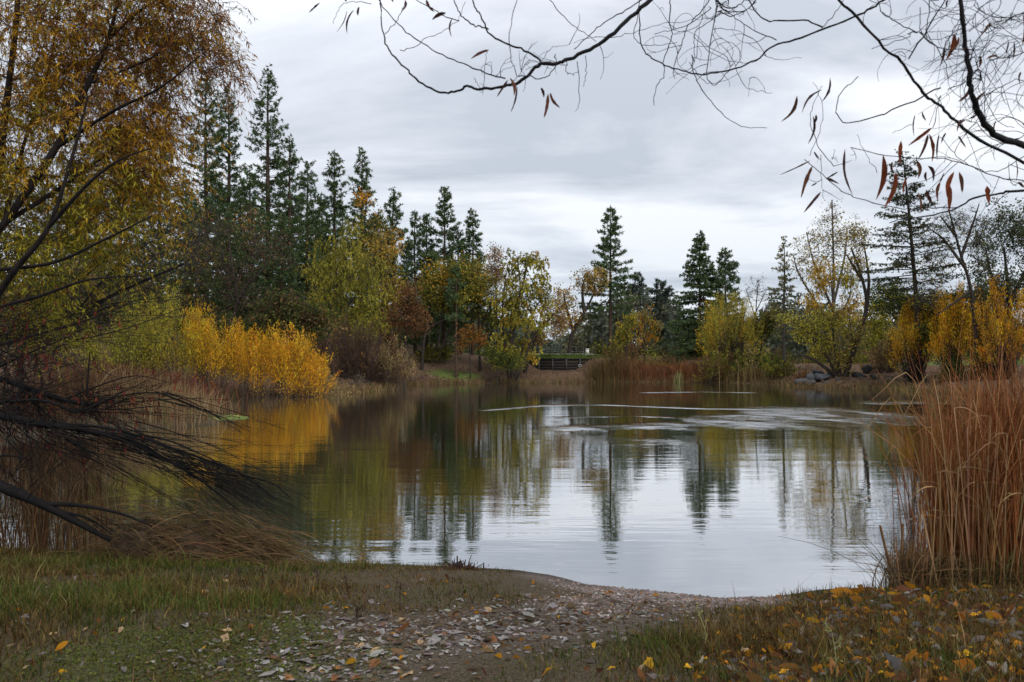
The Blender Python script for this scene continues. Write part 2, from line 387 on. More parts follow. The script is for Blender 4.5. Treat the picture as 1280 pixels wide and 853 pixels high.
# ------------------------------------------------------------------ tree builders
BK = (.035, .028, .024); BKG = (.07, .062, .055); BKP = (.06, .04, .03)
def wpath(path, Y, bx, by, bz):
    """pixels of a stem -> local points; the first stands on the ground"""
    p = np.array([W(a[0], a[1], Y + (a[2] if len(a) > 2 else 0)) for a in path]) - (bx, by, bz)
    return p
def grow(cs, nodes):
    """join every clump to the nearest stem point or already joined clump, like forking branches; returns start, start radius, descendants"""
    n = len(cs); D0 = np.linalg.norm(cs[:, None] - nodes[None, :, :3], axis=2) + np.maximum(0, nodes[None, :, 2] - cs[:, None, 2]) * 1.2
    best = D0.min(1); par = np.full(n, -1); jn = D0.argmin(1); done = np.zeros(n, bool); cost = best.copy(); depth = np.zeros(n); order = []
    for _ in range(n):
        i = np.where(done, 1e9, cost).argmin(); done[i] = True; order.append(i); depth[i] = depth[par[i]] + 1 if par[i] >= 0 else 0
        d = np.linalg.norm(cs - cs[i], axis=1) * 1.08 + np.maximum(0, cs[i, 2] - cs[:, 2]) * .8 + .05 * depth[i]
        up_ = (~done) & (d < cost); cost[up_] = d[up_]; par[up_] = i
    ds = np.ones(n)
    for i in reversed(order):
        if par[i] >= 0: ds[par[i]] += ds[i]
    a0 = np.where(par[:, None] >= 0, cs[par], nodes[jn, :3]); pr = np.where(par >= 0, .012 + .012 * np.sqrt(ds[par]), nodes[jn, 3])
    return a0, pr, ds
def broad(name, label, cat, Y, stems, blobs, pal, clumps=60, per=45, leaf=(.22, .13), sig=.5, droop=.2, rad=.16, bark=BK, twigs=4, twig_r=.012, group=None, strand=0, shell=.5, pal2=None, depth=1.0, foliage=M_LEAF):
    """a tree drawn from its real stems and crown masses: stems [[(px,py)..]], blobs [(px,py,rx,ry)] at distance Y"""
    bx = (stems[0][0][0] - 640) / F * Y
    bz = gz(bx, Y) - .05
    root = thing(name, label, cat, (bx, Y, bz), group)
    org = np.array([bx, Y, bz])
    tr, tw, lf = Geo(), Geo(), Geo()
    nodes = []
    for i, s_ in enumerate(stems):
        p = wpath(s_, Y, *org)
        if i == 0 or s_[0][1] > 440: p[0, 2] = min(p[0, 2], 0) if i else 0
        k = .75 ** min(i, 2)
        r0 = rad * (1 if i == 0 else .7)
        tg_ = tr if i == 0 else Geo()
        c = tg_.tube(p, r0, r0 * .3, 7, 18, bark, wob=.05)
        if i: tg_.build('limb', M_BARK, root, shade=True)
        nodes.append(np.c_[c, np.linspace(r0, r0 * .3, 18)])
    nodes = np.vstack(nodes)
    clumps = int(clumps * (1.6 if strand else 1.8)); per = int(round(per * (1.5 if strand else 1.5))) if per > 16 or strand else per; leaf = (leaf[0] * 1.0, leaf[1] * 1.18); sig = sig * (1 if strand else .92)
    vol = np.array([b[2] * b[3] for b in blobs], float); cnt = np.maximum(1, np.round(clumps * vol / vol.sum())).astype(int)
    cs, cp = [], []
    for b, n in zip(blobs, cnt):
        c0 = W(b[0], b[1], Y) - org; rx = b[2] * Y / F; rz = b[3] * Y / F
        u = rdir(n) * (U(.05, 1, (n, 1)) ** shell)
        cs.append(c0 + u * (rx, rx * depth, rz) * .92)
        cp.append(np.repeat([b[4] if len(b) > 4 else 0], n))
    cs = np.vstack(cs); cp = np.concatenate(cp); n = len(cs)
    cs[:, 2] = np.maximum(cs[:, 2], .3)
    # limb from the nearest lower stem point to each clump
    a0, pr, ds = grow(cs, nodes)
    ln = np.linalg.norm(cs - a0, axis=1)
    mid = a0 * .5 + cs * .5 + np.c_[N(.10, (n, 2)), U(.0, .22, n)] * ln[:, None]
    rr = np.minimum(pr * .75, .010 + .012 * ln + .004 * np.sqrt(ds))
    t_ = np.linspace(0, 1, 5)
    tr.tubes(bez(a0, mid, cs, 5), rr[:, None] * (1 - .8 * t_[None]) + .004, 4, bark)
    if twigs:
        cc = np.repeat(cs, twigs, 0); d = unit(rdir(len(cc)) + (0, 0, .25)); Lt = U(.7, 1.9, len(cc))[:, None] * sig
        e_ = cc + d * Lt + np.c_[N(.05, (len(cc), 2)), -droop * Lt[:, 0] * .5]
        tw.tubes(bez(cc, cc + d * Lt * .6 + (0, 0, .06), e_, 3), np.linspace(twig_r, twig_r * .35, 3)[None].repeat(len(cc), 0), 3, np.array(bark) * 1.15)
    P_ = np.asarray(pal, float)
    pals = [P_] + ([np.asarray(pal2, float)] if pal2 is not None else [])
    colc = np.array([pals[min(k, len(pals) - 1)][rng.integers(0, len(pals[min(k, len(pals) - 1)]))] for k in cp]) * (1 + N(.16, (n, 1)))
    if per:
        if strand:
            m_ = n * strand
            c = np.repeat(cs, strand, 0) + N(sig * .45, (m_, 3)); d = unit(rdir(m_) * (1, 1, .5) + (0, 0, .1)); Ls = U(.6, 1.4, m_)[:, None] * sig * 1.6
            e_ = c + d * Ls * .55 + np.c_[np.zeros((m_, 2)), -Ls[:, 0] * droop * 1.6]
            B = bez(c, c + d * Ls * .55, e_, 6)
            tw.tubes(B[::2, ::2], np.full((len(B[::2]), 3), twig_r * .5), 3, np.array(bark) * 1.3)
            k = per; ts = U(.1, 1, (m_, k)); i0 = np.minimum((ts * 5).astype(int), 4); ft = (ts * 5 - i0)[..., None]; mi = np.arange(m_)[:, None]
            p = (B[mi, i0] * (1 - ft) + B[mi, i0 + 1] * ft).reshape(-1, 3); tg = (B[mi, i0 + 1] - B[mi, i0]).reshape(-1, 3)
            dd = unit(unit(tg) + rdir(len(p)) * .8 + (0, 0, -droop))
            col = np.repeat(np.repeat(colc, strand, 0), k, 0)
        else:
            k = per; p = np.repeat(cs, k, 0) + N(1, (n * k, 3)) * sig * (1, 1, .75); dd = unit(rdir(n * k) + (0, 0, -droop))
            col = np.repeat(colc, k, 0)
        mixp = rng.random(len(p)) < .25
        col = np.where(mixp[:, None], pick(P_, len(p)), col * (1 + N(.2, (len(p), 1))))
        ok = p[:, 2] > .08
        p, dd, col = p[ok], dd[ok], np.clip(col[ok], .004, .9)
        s_ = U(.7, 1.3, len(p))
        lf.leaves(p, dd, leaf[0] * s_, leaf[1] * s_, col)
    tr.build('trunk', M_BARK, root, shade=True)
    if tw.v: tw.build('twigs', M_BARK, root)
    if lf.v: lf.build('crown', foliage, root)
    return root
def shrub(name, label, Y, x0, x1, plumes, pal, shoots=14, per=26, leaf=(.26, .07), group=None, base_py=None, stem=(.07, .05, .035), low=.3, spread=.35, depth=1.6, foliage=M_LEAF, cat='shrub', up=1.0, stem_r=.012, conv=.55):
    """many upright shoots from a broad base ending in feathery plumes: plumes [(px,py[,pal index])]"""
    bx = ((x0 + x1) / 2 - 640) / F * Y; bz = gz(bx, Y) - .05
    root = thing(name, label, cat, (bx, Y, bz), group); org = np.array([bx, Y, bz])
    st, lf = Geo(), Geo()
    A, E, Cc = [], [], []
    pals = pal if isinstance(pal[0][0], (tuple, list)) else [pal]
    if group and 'thicket' in group: plumes = list(plumes) + [(p_[0] + N(9), p_[1] + abs(N(7)) + 3) + tuple(p_[2:]) for p_ in plumes]; shoots = int(shoots * .6)
    for pl in plumes:
        tip = W(pl[0], pl[1], Y) - org
        n = shoots
        dy_ = U(-depth, depth)
        dr = np.abs(N(spread * 2.0, n)); ws = .4 + .7 * dr / (spread * 2.0)
        e_ = tip + np.c_[N(spread, n) * ws, dy_ + N(spread, n) * ws, -dr]
        xb = tip[0] * conv + ((x0 + x1) / 2 - 640) / F * Y * 0
        a = np.c_[xb + N(.35 * (conv + .3), n), dy_ * conv + N(.3 * (conv + .3), n), np.zeros(n)]
        a[:, 2] = ground(a[:, 0] + bx, a[:, 1] + Y) - bz - .03
        A.append(a); E.append(e_); Cc.append(pick(pals[pl[2] if len(pl) > 2 else 0], n, .15))
    A = np.vstack(A); E = np.vstack(E); Cc = np.vstack(Cc); n = len(A)
    mid = np.c_[A[:, :2] * .35 + E[:, :2] * .65, A[:, 2] * .45 + E[:, 2] * .55 + .1] + N(.12, (n, 3))
    B = bez(A, mid, E, 7)
    st.tubes(B[:, ::2], np.linspace(stem_r, stem_r * .25, 4)[None].repeat(n, 0), 3, stem)
    # side shoots
    k = per; ts = low + (1 - low) * U(0, 1, (n, k)) ** .75; i0 = np.minimum((ts * 6).astype(int), 5); ft = (ts * 6 - i0)[..., None]; mi = np.arange(n)[:, None]
    p = (B[mi, i0] * (1 - ft) + B[mi, i0 + 1] * ft).reshape(-1, 3); tg = unit((B[mi, i0 + 1] - B[mi, i0]).reshape(-1, 3))
    p = p + N(1, (len(p), 3)) * (.22 * (1.25 - ts.reshape(-1, 1))) + 0
    dd = unit(tg * up + rdir(len(p)) * .6)
    col = np.repeat(Cc, k, 0) * (1 + N(.2, (len(p), 1)))
    s_ = U(.6, 1.3, len(p))
    ok = p[:, 2] > .05
    lf.leaves(p[ok], dd[ok], leaf[0] * s_[ok], leaf[1] * s_[ok], np.clip(col[ok], .004, .9))
    st.build('stems', M_BARK, root); lf.build('crown', foliage, root)
    return root
def conifer(name, label, px, py, Y, rpx, cb_py, style='pine', pal=((.065, .11, .045), (.085, .132, .055), (.09, .13, .07), (.105, .135, .05)), group=None, lean=0, bare_to=None, bark=BKP, dens=1.0):
    bx = (px - lean - 640) / F * Y; bz = gz(bx, Y) - .1
    root = thing(name, label, 'tree', (bx, Y, bz), group)
    H = EYE - (py - YH) / F * Y - bz; Rm = rpx * Y / F * (1.3 if px < 600 else 1.15); dens *= 1.05; cb = max(EYE - (cb_py - YH) / F * Y - bz, .6); lx = lean * Y / F
    tr, lf = Geo(), Geo()
    r0 = .012 * H + .03
    tp = tr.tube([(0, 0, 0), (lx * .3 + N(.05), N(.05), H * .4), (lx * .7 + N(.05), N(.05), H * .75), (lx, 0, H)], r0, .02, 7, 18, bark)
    lev = []
    z = cb
    stp = {'pine': .46, 'fir': .42, 'larch': .6}[style] / dens
    while z < H - .25:
        f = (z - cb) / (H - cb)
        nb = {'pine': 5, 'fir': 6, 'larch': 4}[style]
        for _ in range(nb): lev.append((z + N(.28), f))
        z += stp * U(.75, 1.25) * (1.1 - .45 * f)
    lev = np.array(lev); n = len(lev); f = np.clip(lev[:, 1], 0, 1)
    if style == 'pine':
        prof = np.minimum((1 - f) ** U(.55, .82), .72 + f * .9) * U(.28, 1.15, n)
    elif style == 'fir':
        prof = (1 - f) ** .85 * U(.6, 1.1, n)
    else:
        prof = np.minimum((1 - f) ** .75, .6 + f) * U(.35, 1.15, n)
    Lb = Rm * prof + .12
    az_ = U(0, 2 * np.pi, n); up = {'pine': -.05 + .55 * f, 'fir': -.25 + .5 * f, 'larch': -.05 + .4 * f}[style] + N(.12, n)
    d = np.c_[np.cos(az_), np.sin(az_), np.zeros(n)]
    zz = np.clip(lev[:, 0], 0, H); a = np.c_[lx * zz / H, np.zeros(n), zz]
    mid = a + d * Lb[:, None] * .55 + np.c_[np.zeros((n, 2)), up * Lb * .45]
    tipup = {'pine': .35, 'fir': .08, 'larch': .1}[style]
    e_ = a + d * Lb[:, None] + np.c_[np.zeros((n, 2)), up * Lb * .8 + tipup * .35 * np.minimum(Lb, 1.5)]
    B = bez(a, mid, e_, 6)
    tr.tubes(B[:, [0, 2, 5]], (.012 + .011 * Lb)[:, None] * np.array([1, .7, .3])[None], 3, bark)
    if style == 'pine':
        k_ = 14; zs_ = U(.25, 1.05, k_) * cb; an_ = U(0, 6.28, k_); a_ = np.c_[lx * zs_ / H, 0 * zs_, zs_]; dv = np.c_[np.cos(an_), np.sin(an_), U(-.35, .15, k_)] * (U(.3, .9, k_) * Rm * .8)[:, None]
        tr.tubes(bez(a_, a_ + dv * .5 + (0, 0, .08), a_ + dv, 5), np.linspace(.022, .006, 5)[None].repeat(k_, 0), 4, (.06, .05, .045))
    # tufts of needles along the outer branch and on side sprays
    nt_ = np.maximum(2, (Lb * {'pine': 6.2, 'fir': 8.5, 'larch': 8.0}[style] * dens).astype(int)); bi = np.repeat(np.arange(n), nt_)
    lo_ = {'pine': .35, 'fir': .12, 'larch': .25}[style]
    ts = lo_ + (1 - lo_) * U(0, 1, len(bi)) ** .8; ts[np.r_[0, np.cumsum(nt_)[:-1]]] = 1
    i0 = np.minimum((ts * 5).astype(int), 4); ft = (ts * 5 - i0)[:, None]
    p = B[bi, i0] * (1 - ft) + B[bi, i0 + 1] * ft
    side = np.c_[-d[bi, 1], d[bi, 0], np.zeros(len(bi))] * (U(-1, 1, len(bi)) * .42 * Lb[bi] * (1.1 - ts))[:, None]
    p = p + side + np.c_[N(.06, (len(bi), 2)), N(.07, len(bi)) - (.1 if style != 'pine' else 0)]
    p = np.vstack([p, [(lx, 0, H - .05), (lx, 0, H - .4), (lx, .05, H - .75)]]); ax = np.vstack([unit(d[bi] * .7 + np.c_[np.zeros((len(bi), 2)), .25 + up[bi]]), [(0, 0, 1)] * 3])
    k = {'pine': 9, 'fir': 7, 'larch': 7}[style]; ln = {'pine': .34, 'fir': .26, 'larch': .24}[style]
    q_ = np.repeat(p, k, 0); dd = unit(np.repeat(ax, k, 0) * {'pine': .35, 'fir': .75, 'larch': .6}[style] + rdir(len(q_)))
    if style == 'fir': dd[:, 2] -= .25
    tc_ = pick(pal, len(p), .22); col = np.repeat(tc_, k, 0) * (1 + N(.15, (len(q_), 1)))
    s_ = U(.7, 1.25, len(q_)); sc2 = np.clip(Y / 85, .85, 1.4)
    lf.leaves(q_ - dd * .05, unit(dd), ln * s_ * sc2, {'pine': .074, 'fir': .078, 'larch': .06}[style] * sc2, np.clip(col, .004, .9))
    tr.build('trunk', M_BARK, root, shade=True); lf.build('crown', M_NEEDLE, root)
    return root

# ------------------------------------------------------------------ palettes (leaf reflectance)
YEL = [(.60, .36, .025), (.66, .42, .035), (.52, .29, .02), (.58, .30, .02)]
GOLD = [(.58, .27, .02), (.62, .33, .025), (.50, .21, .02)]
YGR = [(.34, .30, .05), (.40, .34, .055), (.27, .255, .045)]
OLV = [(.20, .19, .035), (.26, .24, .04), (.15, .15, .03)]
GRN = [(.075, .10, .025), (.10, .12, .03), (.055, .08, .022)]
RUST = [(.26, .10, .03), (.20, .08, .03), (.30, .14, .035)]
BRN = [(.15, .09, .045), (.12, .075, .045), (.18, .11, .05)]
PUR = [(.11, .075, .065), (.09, .06, .055), (.13, .085, .06)]
BEI = [(.32, .24, .11), (.26, .20, .09), (.36, .27, .10)]
GRY = [(.10, .115, .075), (.12, .13, .09), (.08, .095, .06)]
MIX = [(.16, .16, .035), (.34, .24, .03), (.22, .20, .04), (.36, .20, .03), (.12, .13, .03)]
DRK = [(.05, .065, .025), (.07, .08, .03), (.04, .05, .02)]

# ------------------------------------------------------------------ conifers of the left ridge and the far shore
PG = 'pines on the wooded left bank'
for a in [
    ('tallest dark pine on the left bank, its thin spire above all others', 335, 83, 76, 44, 395, 'pine'),
    ('slender pine with a thin top just left of the tallest pine', 285, 112, 80, 30, 390, 'pine'),
    ('pine half hidden by the outer leaves of the near yellow willow', 257, 100, 74, 42, 395, 'pine'),
    ('broad dark pine against the right flank of the tallest pine', 362, 172, 74, 40, 400, 'pine'),
    ('blue green rounded pine between the tallest pine and the gap of sky', 384, 205, 80, 34, 400, 'pine'),
    ('pine with a blunt top before the left foot of the tallest pine', 312, 208, 70, 34, 410, 'pine'),
    ('lone narrow pine standing in the sky gap above the olive willow', 418, 190, 84, 27, 405, 'pine'),
    ('pointed open pine behind the golden maple top', 453, 187, 87, 30, 415, 'pine'),
    ('short pine filling in below the lone narrow pine', 402, 250, 88, 24, 410, 'pine'),
    ('leaning topped pine to the right of the golden maple top', 492, 238, 90, 27, 420, 'pine'),
    ('small left one of a pair of thin pines right of the golden maple', 519, 265, 92, 22, 425, 'pine'),
    ('small right one of a pair of thin pines right of the golden maple', 533, 268, 95, 20, 425, 'pine'),
    ('straight mid height pine rising above the green maples', 555, 236, 92, 29, 420, 'pine'),
    ('shorter pine touching the right side of the straight pine above the maples', 573, 288, 96, 20, 410, 'pine'),
    ('thin separate pine at the right end of the left ridge', 591, 264, 95, 17, 400, 'pine'),
    ('dark pine deep in the shade behind the near willow, left end', 150, 185, 70, 44, 400, 'pine'),
    ('dark pine behind the near willow, right of the left end one', 200, 160, 72, 44, 400, 'pine'),
    ('low dark fir behind the grey bare branches of the left bank', 232, 215, 66, 40, 410, 'fir'),
    ('low dark fir above the yellow willow thicket', 286, 262, 66, 36, 420, 'fir'),
    ('low dense fir between the rusty maple and the olive willow', 352, 268, 68, 36, 420, 'fir'),
    ('low fir just left of the olive willow crown', 384, 285, 72, 30, 420, 'fir'),
    ('dark pine behind the near willow beside the frame edge', 95, 205, 70, 46, 400, 'pine'),
    ('slim pine under the golden maple, mostly covered by leaves', 470, 268, 88, 24, 420, 'pine'),
    ('thin pine trunk standing before the green maples', 570, 330, 82, 17, 400, 'pine'),
]:
    nm = 'fir_tree' if a[6] == 'fir' else 'pine_tree'
    conifer(nm, a[0], *a[1:], group=PG)
back = []
for (px, py, Y, w) in [(300, 235, 95, 40), (330, 262, 98, 40), (365, 245, 100, 40), (395, 262, 102, 36), (428, 258, 104, 34), (455, 280, 104, 32), (485, 290, 106, 30), (508, 312, 108, 28), (540, 318, 108, 28), (270, 215, 92, 44), (240, 250, 90, 44), (180, 230, 88, 44), (120, 240, 88, 44), (60, 230, 88, 46), (576, 325, 108, 24)]:
    x = (px - 640) / F * Y; zb = gz(x, Y) - .1; hgt = EYE - (py - YH) / F * Y - zb
    if len(back) < 4:
        back.append((conifer('pine_tree', 'dark pine merged in the solid green mass behind the left bank', px, py, Y, w, 425, 'pine', group='pines filling the back of the left wood', dens=.72), hgt, w * Y)); continue
    src, h0, w0 = back[len(bpy.data.objects) % 4]; r_ = src.copy(); COL.objects.link(r_); r_.location = (x, Y, zb); r_.rotation_euler = (0, 0, U(0, 6.28)); sx_ = w * Y / w0; r_.scale = (sx_, sx_, hgt / h0)
    for ch in list(src.children): c_ = ch.copy(); COL.objects.link(c_); c_.parent = r_
conifer('pine_tree', 'solitary tall pine with long bare trunk behind the far reeds', 763, 258, 98, 35, 392, 'pine', dens=1.0)
conifer('fir_tree', 'broad dense dark fir left of the round yellow tree', 875, 290, 98, 47, 440, 'fir', dens=1.15)
conifer('pine_tree', 'smaller pine behind the right shoulder of the broad fir', 907, 312, 106, 25, 430, 'pine')
HZ = ((.075, .095, .08), (.09, .11, .085), (.065, .08, .07))  # greyed needle tints stand in for distance haze
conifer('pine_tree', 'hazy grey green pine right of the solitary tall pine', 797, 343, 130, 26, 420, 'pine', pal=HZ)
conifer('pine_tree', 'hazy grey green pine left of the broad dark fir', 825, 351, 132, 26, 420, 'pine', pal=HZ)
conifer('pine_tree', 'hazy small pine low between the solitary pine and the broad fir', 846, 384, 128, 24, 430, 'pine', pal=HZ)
conifer('larch_tree', 'tall airy conifer with dark level branches behind the right willows', 1128, 190, 66, 66, 385, 'larch', lean=-24, pal=((.05, .06, .03), (.07, .075, .035)), bark=BK, dens=1.55)
conifer('aspen_tree', 'thin pale columnar tree left of the leaning dark willow', 980, 296, 88, 24, 420, 'larch', pal=((.20, .19, .09), (.26, .23, .10), (.14, .15, .07)), bark=BKG, dens=1.2)

# ------------------------------------------------------------------ broadleaf trees, from left to right
# wooded left bank
broad('bare_tree', 'grey brown twiggy tree behind the near willow', 'tree', 58, [[(215, 470), (205, 380), (190, 300)], [(205, 400), (240, 330), (262, 262)], [(200, 420), (150, 350), (120, 300)]],
      [(210, 290, 62, 70), (140, 330, 60, 70), (260, 310, 34, 60)], PUR + OLV, 130, 8, (.13, .035), .62, .1, .10, (.04, .034, .031), twigs=10, twig_r=.008)
broad('maple_tree', 'rusty brown maple with a bent dark trunk above the yellow thicket', 'tree', 60, [[(285, 450), (298, 375), (330, 335)], [(298, 380), (290, 330), (285, 290)]],
      [(335, 310, 36, 34), (295, 350, 32, 40), (320, 380, 28, 26), (262, 395, 30, 40)], BRN + PUR + PUR + DRK + [(.2, .1, .04)], 56, 20, (.16, .08), .5, .15, .2, twigs=7)
broad('maple_tree', 'dull orange maple in the dark gap left of the tallest pine', 'tree', 63, [[(250, 460), (246, 350), (250, 280)]],
      [(250, 300, 34, 50), (306, 282, 30, 24), (236, 370, 40, 40)], OLV + BRN + DRK + GRN + [(.26, .12, .035)], 50, 22, (.18, .11), .5, .15, .17)
broad('oak_tree', 'dark green brown undergrowth oak behind the yellow willow thicket', 'tree', 58, [[(340, 470), (345, 410), (350, 380)], [(340, 440), (310, 400)], [(342, 440), (385, 395)]],
      [(350, 400, 44, 40), (300, 420, 40, 30), (395, 400, 30, 30)], DRK + GRN + BRN, 80, 40, (.2, .13), .5, .1, .14)
broad('oak_tree', 'dark brown green oak on the left shore behind the near willow trunk', 'tree', 33, [[(20, 520), (30, 420), (40, 340)], [(25, 450), (-40, 360)], [(28, 430), (100, 360)]],
      [(60, 320, 80, 80), (-50, 300, 90, 130), (120, 370, 50, 46), (0, 400, 90, 50), (-110, 380, 80, 100)], DRK + BRN + DRK, 120, 34, (.13, .08), .45, .1, .16)
broad('oak_tree', 'dark shaded oak left behind the green willow bush', 'tree', 52, [[(165, 480), (160, 400), (150, 340)], [(162, 430), (110, 370)]],
      [(150, 350, 60, 50), (90, 370, 60, 60), (190, 390, 40, 40), (40, 380, 60, 70)], DRK + BRN + OLV, 110, 36, (.2, .12), .5, .1, .16)
broad('maple_tree', 'golden topped maple in front of the pointed open pine', 'tree', 80, [[(452, 450), (452, 340), (458, 250)], [(452, 350), (478, 300)]],
      [(452, 252, 16, 14, 0), (468, 290, 24, 36, 1), (490, 300, 14, 22, 0), (450, 310, 18, 34, 1)], GOLD + BEI, 44, 20, (.2, .13), .42, .1, .2, pal2=GRN + GRN + OLV, twigs=5)
broad('willow_tree', 'large olive yellow willow with a leaning dark trunk', 'tree', 68, [[(404, 460), (412, 400), (425, 345), (440, 305)], [(410, 410), (395, 370), (392, 330)], [(412, 400), (445, 370), (462, 340)]],
      [(428, 312, 30, 36), (400, 340, 24, 44), (440, 350, 34, 50), (465, 360, 24, 46), (415, 390, 36, 34), (455, 405, 32, 22), (438, 282, 13, 14)], YGR + YGR + OLV + OLV, 125, 5, (.24, .05), .62, .45, .2, strand=11, twig_r=.008)
broad('maple_tree', 'orange edged maple against the right side of the olive willow', 'tree', 74, [[(470, 450), (478, 380), (485, 340)]],
      [(478, 322, 20, 22, 0), (492, 365, 22, 32, 0), (470, 300, 14, 14, 0), (488, 395, 16, 14, 1)], [(.33, .22, .045), (.36, .24, .05), (.24, .20, .045)], 42, 24, (.2, .14), .45, .1, .15, pal2=RUST)
broad('maple_tree', 'rust coloured low maple above the beige shrub', 'tree', 70, [[(505, 455), (508, 405), (512, 370)]],
      [(512, 370, 18, 20), (500, 400, 24, 22), (522, 400, 18, 26), (485, 415, 18, 14)], [(.15, .075, .035), (.12, .065, .038), (.20, .09, .035), (.10, .07, .04)], 44, 36, (.17, .11), .4, .1, .13)
broad('maple_tree', 'green and yellow maple with arching dark limbs on the brown mound', 'tree', 84, [[(527, 437), (533, 415), (560, 398), (580, 385)], [(533, 415), (540, 370), (545, 345)], [(552, 436), (565, 408), (588, 380)], [(547, 436), (552, 400), (555, 370)]],
      [(548, 345, 26, 24, 0), (575, 345, 26, 26, 1), (540, 372, 22, 22, 1), (565, 378, 34, 20, 1), (595, 360, 18, 20, 0)], MIX + [(.40, .25, .035)], 92, 28, (.22, .15), .5, .1, .2, pal2=GRN + OLV)
broad('maple_tree', 'yellow topped maple left of the many stemmed willow', 'tree', 86, [[(600, 452), (598, 390), (592, 340)], [(600, 410), (618, 370)]],
      [(592, 336, 22, 18, 0), (604, 362, 22, 24, 1), (585, 385, 20, 18, 1), (612, 395, 16, 20, 1)], MIX + BEI, 60, 34, (.22, .15), .5, .1, .17, pal2=OLV + GRN)
broad('maple_tree', 'small orange leaved tree low on the brown mound', 'tree', 82, [[(588, 456), (587, 430), (585, 410)]],
      [(586, 418, 14, 14), (600, 424, 12, 12), (578, 432, 9, 9)], [(.30, .125, .03), (.24, .11, .03), (.28, .17, .04)], 24, 18, (.18, .13), .35, .1, .07)
broad('poplar_tree', 'thin pinkish brown tree top rising beside the many stemmed willow', 'tree', 90, [[(622, 450), (620, 370), (618, 315)]],
      [(617, 322, 11, 16), (624, 345, 12, 24), (612, 350, 8, 22)], [(.26, .16, .08), (.32, .20, .09), (.2, .12, .07)], 34, 30, (.2, .1), .4, .0, .13)
broad('willow_tree', 'many stemmed olive willow on the bank left of the dark wall', 'tree', 82, [[(640, 460), (640, 410), (655, 350), (660, 325)], [(636, 455), (628, 400), (632, 345)], [(642, 450), (665, 395), (688, 360)], [(640, 430), (650, 370), (648, 330)], [(645, 455), (668, 420), (692, 392)]],
      [(660, 325, 15, 18), (640, 335, 14, 22), (676, 335, 10, 20), (650, 365, 28, 24), (676, 370, 16, 26), (632, 385, 22, 30), (655, 400, 28, 26), (680, 400, 12, 20), (625, 430, 26, 20), (650, 438, 26, 16)], YGR + YGR + MIX, 140, 6, (.24, .10), .5, .25, .2, strand=8, twig_r=.009)
broad('shrub_tree', 'dark leafy bush at the water under the many stemmed willow', 'bush', 80, [[(622, 470), (620, 450), (616, 440)]],
      [(618, 446, 20, 12), (640, 452, 18, 10)], DRK + GRN + OLV, 34, 40, (.18, .1), .4, .1, .06)
broad('bare_tree', 'leaning brown tree with few leaves over the left end of the dark wall', 'tree', 86, [[(656, 452), (668, 425), (688, 398), (705, 380)], [(668, 425), (662, 395)], [(680, 408), (700, 402)]],
      [(692, 392, 18, 20), (700, 404, 16, 14), (676, 420, 14, 14)], [(.30, .17, .06), (.24, .14, .06), (.34, .24, .06)], 40, 16, (.2, .13), .45, .1, .2, twigs=7)
broad('oak_tree', 'leaning oak with open yellow brown crown left of the solitary pine', 'tree', 94, [[(711, 442), (716, 415), (732, 388), (745, 362)], [(716, 412), (708, 385), (704, 365)], [(730, 390), (728, 360), (735, 340)]],
      [(704, 372, 16, 18), (728, 350, 18, 16), (745, 352, 15, 20), (712, 396, 20, 18), (700, 412, 16, 14)], [(.42, .28, .06), (.34, .21, .06), (.22, .19, .06), (.28, .17, .06)], 62, 20, (.22, .14), .38, .05, .30, twigs=7, shell=.35)
for a in [('yellow bush left of a pair behind the far reeds', 783, 446, [(782, 415, 14, 18), (776, 428, 12, 14), (790, 402, 9, 10)], YGR + OLV + [(.5, .36, .03)], 92),
          ('brownish yellow small tree right of the pair behind the far reeds', 806, 446, [(800, 400, 14, 20), (818, 415, 12, 18), (806, 425, 16, 16)], BEI + OLV + GOLD, 93)]:
    broad('willow_tree', a[0], 'tree', a[5], [[(a[1], a[2]), (a[1], 425), (a[1] + 2, 405)], [(a[1], 440), (a[1] - 8, 415)]], a[3], a[4], 36, 5, (.2, .06), .42, -.3, .1, strand=7, twig_r=.008)
shrub('willow_tree', 'round two lobed yellow willow right of the broad fir', 86, 898, 922, [(890, 374), (898, 366), (884, 390), (890, 410), (906, 384), (920, 364), (930, 372), (938, 388), (926, 392), (912, 400), (940, 406), (900, 420), (922, 425), (882, 402)], [YGR + YEL[:1] + [(.44, .33, .05), (.40, .34, .05)]][0], 36, 42, (.17, .055), low=.58, spread=.65, depth=2.0, stem=BK, cat='tree', up=.8, conv=.12, stem_r=.02)
broad('bare_tree', 'thin grey bare tree right of the round yellow willow', 'tree', 104, [[(945, 450), (945, 390), (948, 352)], [(945, 400), (932, 360)], [(945, 390), (960, 358)]],
      [(946, 362, 20, 18), (960, 380, 14, 20), (930, 372, 10, 14)], GRY, 44, 6, (.14, .07), .45, .0, .12, BKG, twigs=8)
broad('willow_tree', 'dull green trees behind the olive bushes left of the leaning willow', 'tree', 92, [[(950, 460), (952, 420), (950, 400)]],
      [(950, 408, 18, 20), (966, 402, 12, 18), (934, 425, 14, 18)], GRN + OLV + BRN, 50, 36, (.22, .12), .45, .1, .12)
broad('poplar_tree', 'tall sparse poplar with pale leaves and a pointed top', 'tree', 84, [[(1040, 450), (1042, 350), (1040, 250)], [(1042, 390), (1018, 330), (1008, 290)], [(1042, 380), (1056, 320), (1058, 285)], [(1040, 410), (1000, 345), (992, 320)]],
      [(1040, 268, 11, 22), (1028, 300, 22, 32), (1052, 300, 18, 34), (1006, 320, 18, 34), (1030, 350, 30, 34), (1070, 285, 10, 20)], [(.34, .27, .13), (.26, .22, .11), (.40, .31, .11), (.22, .19, .11)], 120, 14, (.2, .12), .42, .05, .2, BKG, twigs=6)
